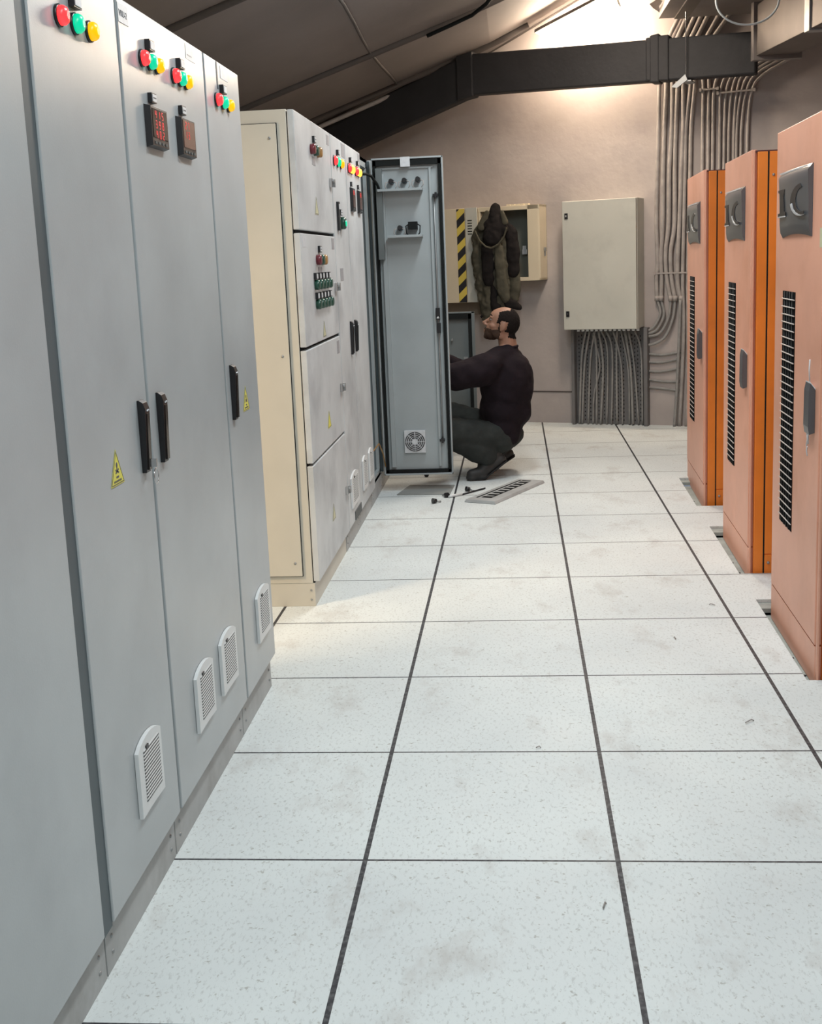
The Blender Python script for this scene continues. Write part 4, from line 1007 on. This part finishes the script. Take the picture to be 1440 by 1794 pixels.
# sweater
mb = MB()
mb.ball(CH + Vector((.0, 0, -.02)), (.178, .190, .225), 20, 14); mb.ball(CH + Vector((.005, 0, .09)), (.140, .17, .11), 20, 14)
mb.ball((.310, 4.85, .430), (.168, .180, .16), 20, 14); mb.ball((.295, 4.85, .315), (.138, .185, .125), 20, 14); mb.ball((.315, 4.85, .270), (.100, .175, .085), 20, 14)
mb.caps(Vector((.345, 4.85, .800)), .074, LS + Vector((.01, 0, -.01)), .088); mb.caps(Vector((.345, 4.85, .800)), .074, RS + Vector((-.02, 0, -.02)), .080)
mb.caps(LS + Vector((0, 0, -.02)), .098, LE + Vector((0, 0, 0)), .094); mb.caps(LE, .094, Vector((-.12, 4.61, .70)), .065); mb.caps(Vector((-.12, 4.61, .70)), .065, LHn + Vector((.05, 0, 0)), .042)
mb.caps(RS + Vector((0, 0, -.02)), .085, RE, .070); mb.caps(RE, .070, RHn + Vector((.05, 0, 0)), .042)
sw = blob('sweater', mb, M['sweater'], person, .010, 6, .5, .012, 9)
mb = MB(); mb.tube([nb + Vector((.062 * cos(a) - .006, .062 * sin(a), .012 + .012 * cos(a))) for a in [2 * pi * i / 24 for i in range(25)]], .009, 8, False)
obj('collar', mb, M['sweater'], person)
# trousers
mb = MB()
mb.ball((.275, 4.85, .245), (.110, .180, .100), 20, 14)
mb.caps(LHp + Vector((-.03, 0, .01)), .105, LK, .094); mb.caps(LK + Vector((0, 0, -.02)), .082, LA + Vector((-.03, 0, .03)), .078)
mb.caps(RHp + Vector((-.01, 0, .01)), .100, RK, .080); mb.caps(RK, .075, RA + Vector((-.03, 0, .02)), .058)
blob('trousers', mb, M['trouser'], person, .010, 5, .5, .010, 12)
# shoes, weight on the balls of the feet
for nm, heel, ball_, toe, in (('left', Vector((.275, 4.715, .125)), Vector((.150, 4.675, .045)), Vector((.090, 4.655, .038))), ('right', Vector((.325, 4.995, .110)), Vector((.21, 4.99, .045)), Vector((.15, 4.99, .038)))):
    mb = MB(); mb.caps(heel, .036, ball_, .043); mb.caps(ball_, .043, toe, .036); mb.caps(heel + Vector((-.035, 0, .035)), .044, ball_, .044)
    mb.ball(ball_ - Vector((0, 0, .02)), (.05, .046, .024)); mb.ball(toe - Vector((0, 0, .018)), (.04, .040, .020))
    sh = blob('shoe', mb, M['shoe'], person, .006, 4)
    mb = MB(); dv = (ball_ - heel).normalized(); sdv = Vector((0, 1, 0)).cross(dv).normalized()
    if sdv.z > 0: sdv = -sdv
    w1 = Vector((0, .040, 0)); a = heel + sdv * .036 - dv * .030; b = Vector((ball_.x + .02, ball_.y, .006)); c = Vector((toe.x - .03, toe.y, .006))
    up = -sdv * .010
    mb.hexa([a - w1, b - w1, b + w1, a + w1], [a - w1 + up, b - w1 + Vector((0, 0, .012)), b + w1 + Vector((0, 0, .012)), a + w1 + up])
    mb.hexa([b - w1, c - w1 * .7, c + w1 * .7, b + w1], [v + Vector((0, 0, .012)) for v in (b - w1, c - w1 * .7, c + w1 * .7, b + w1)])
    obj('sole', mb, M['sole'], sh, bevel=.003)

# ------------------------------------------------------------ odds and ends on the floor
# cover plate with slots
p0, p1, p2, p3 = Vector((.066, 4.002, 0)), Vector((.251, 3.921, 0)), Vector((.552, 4.520, 0)), Vector((.385, 4.600, 0))
r = thing('cover_plate', 'grey slotted cover plate lying loose on the floor by the crouching person', 'panel', tuple((p0 + p2) / 2))
def bil(a, b): return (p0 * (1 - a) + p1 * a) * (1 - b) + (p3 * (1 - a) + p2 * a) * b
mb = MB(); z = Vector((0, 0, .018)); z0_ = Vector((0, 0, .001)); mb.hexa([p + z0_ for p in (p0, p1, p2, p3)], [p + z for p in (bil(.04, .01), bil(.96, .01), bil(.96, .99), bil(.04, .99))])
obj('plate', mb, M['plinth'], r, bevel=.002)
mb = MB(); e = Vector((0, 0, .0185)); e2 = Vector((0, 0, .0195))
def patch(a0, a1, b0, b1): mb.hexa([bil(a0, b0) + e, bil(a1, b0) + e, bil(a1, b1) + e, bil(a0, b1) + e], [bil(a0, b0) + e2, bil(a1, b0) + e2, bil(a1, b1) + e2, bil(a0, b1) + e2])
patch(.20, .26, .10, .93)
for k in range(8): patch(.34, .66, .12 + .098 * k, .175 + .098 * k)
patch(.62, .66, .12, .86); patch(.30, .62, .90, .93)
obj('slot', mb, M['rubber'], r)
mb = MB(); mb.hexa([(-.355, 4.245, .001), (-.03, 4.225, .001), (-.015, 4.50, .001), (-.30, 4.53, .001)], [(-.355, 4.245, .006), (-.03, 4.225, .006), (-.015, 4.50, .006), (-.30, 4.53, .006)])
tag(obj('metal_sheet', mb, M['greypaper']), 'flat grey metal sheet on the floor under the open door', 'metal sheet')
for (x, y, a), lab in (((-.119, 3.985, .5), 'nearest the photographer'), ((-.039, 4.141, 2.2), 'beside the tile joint'), ((.064, 4.32, -.4), 'next to the thin screwdriver'), ((-.215, 4.80, 1.6), 'farthest, behind the door')):
    r = thing('cable_gland_nut', 'small black plug fitting dropped on the floor, %s' % lab, 'fitting', (x, y, 0), 'black fittings dropped on the floor')
    mb = MB(); mb.tube([(x, y, .016), (x + .026 * cos(a), y + .026 * sin(a), .014)], [.016, .012], 10); obj('head', mb, M['black'], r)
    mb = MB(); mb.tube([(x + .026 * cos(a), y + .026 * sin(a), .012), (x + .055 * cos(a), y + .055 * sin(a), .006)], .005, 8); obj('stem', mb, M['steel'], r)
r = thing('screwdriver', 'long thin dark screwdriver lying on the floor touching the slotted cover plate', 'screwdriver', (.11, 4.25, 0))
mb = MB(); mb.tube([(.045, 4.20, .006), (.18, 4.37, .006)], .005, 8); obj('shaft', mb, M['black'], r)
mb = MB(); mb.tube([(-.03, 4.13, .009), (-.01, 4.15, .010), (.045, 4.20, .008)], [.006, .010, .006], 8); obj('handle', mb, M['white'], r)
for i, (x, y, l, a) in enumerate(((1.05, .79, .05, .6), (.95, 1.55, .03, 1.8), (.42, .62, .02, .2), (.55, -.20, .03, 1.2), (1.16, 1.95, .035, 2.6))):
    mb = MB(); mb.tube([(x, y, .004), (x + l * cos(a) * .5, y + l * sin(a) * .5 + .004, .006), (x + l * cos(a) * .7, y + l * sin(a) * .7, .002)], .0018, 6)
    tag(obj('debris_scrap', mb, M['conduit']), ['curled scrap on the tile in front of the nearest orange cabinet', 'tiny scrap in the tile left of the second right-hand joint', 'speck of debris on the middle tile joint', 'tiny scrap on the nearest middle tile', 'curved scrap on the tile by the middle orange cabinet'][i], 'debris')

for o in bpy.data.objects:
    if '_o' in o: del o['_o']
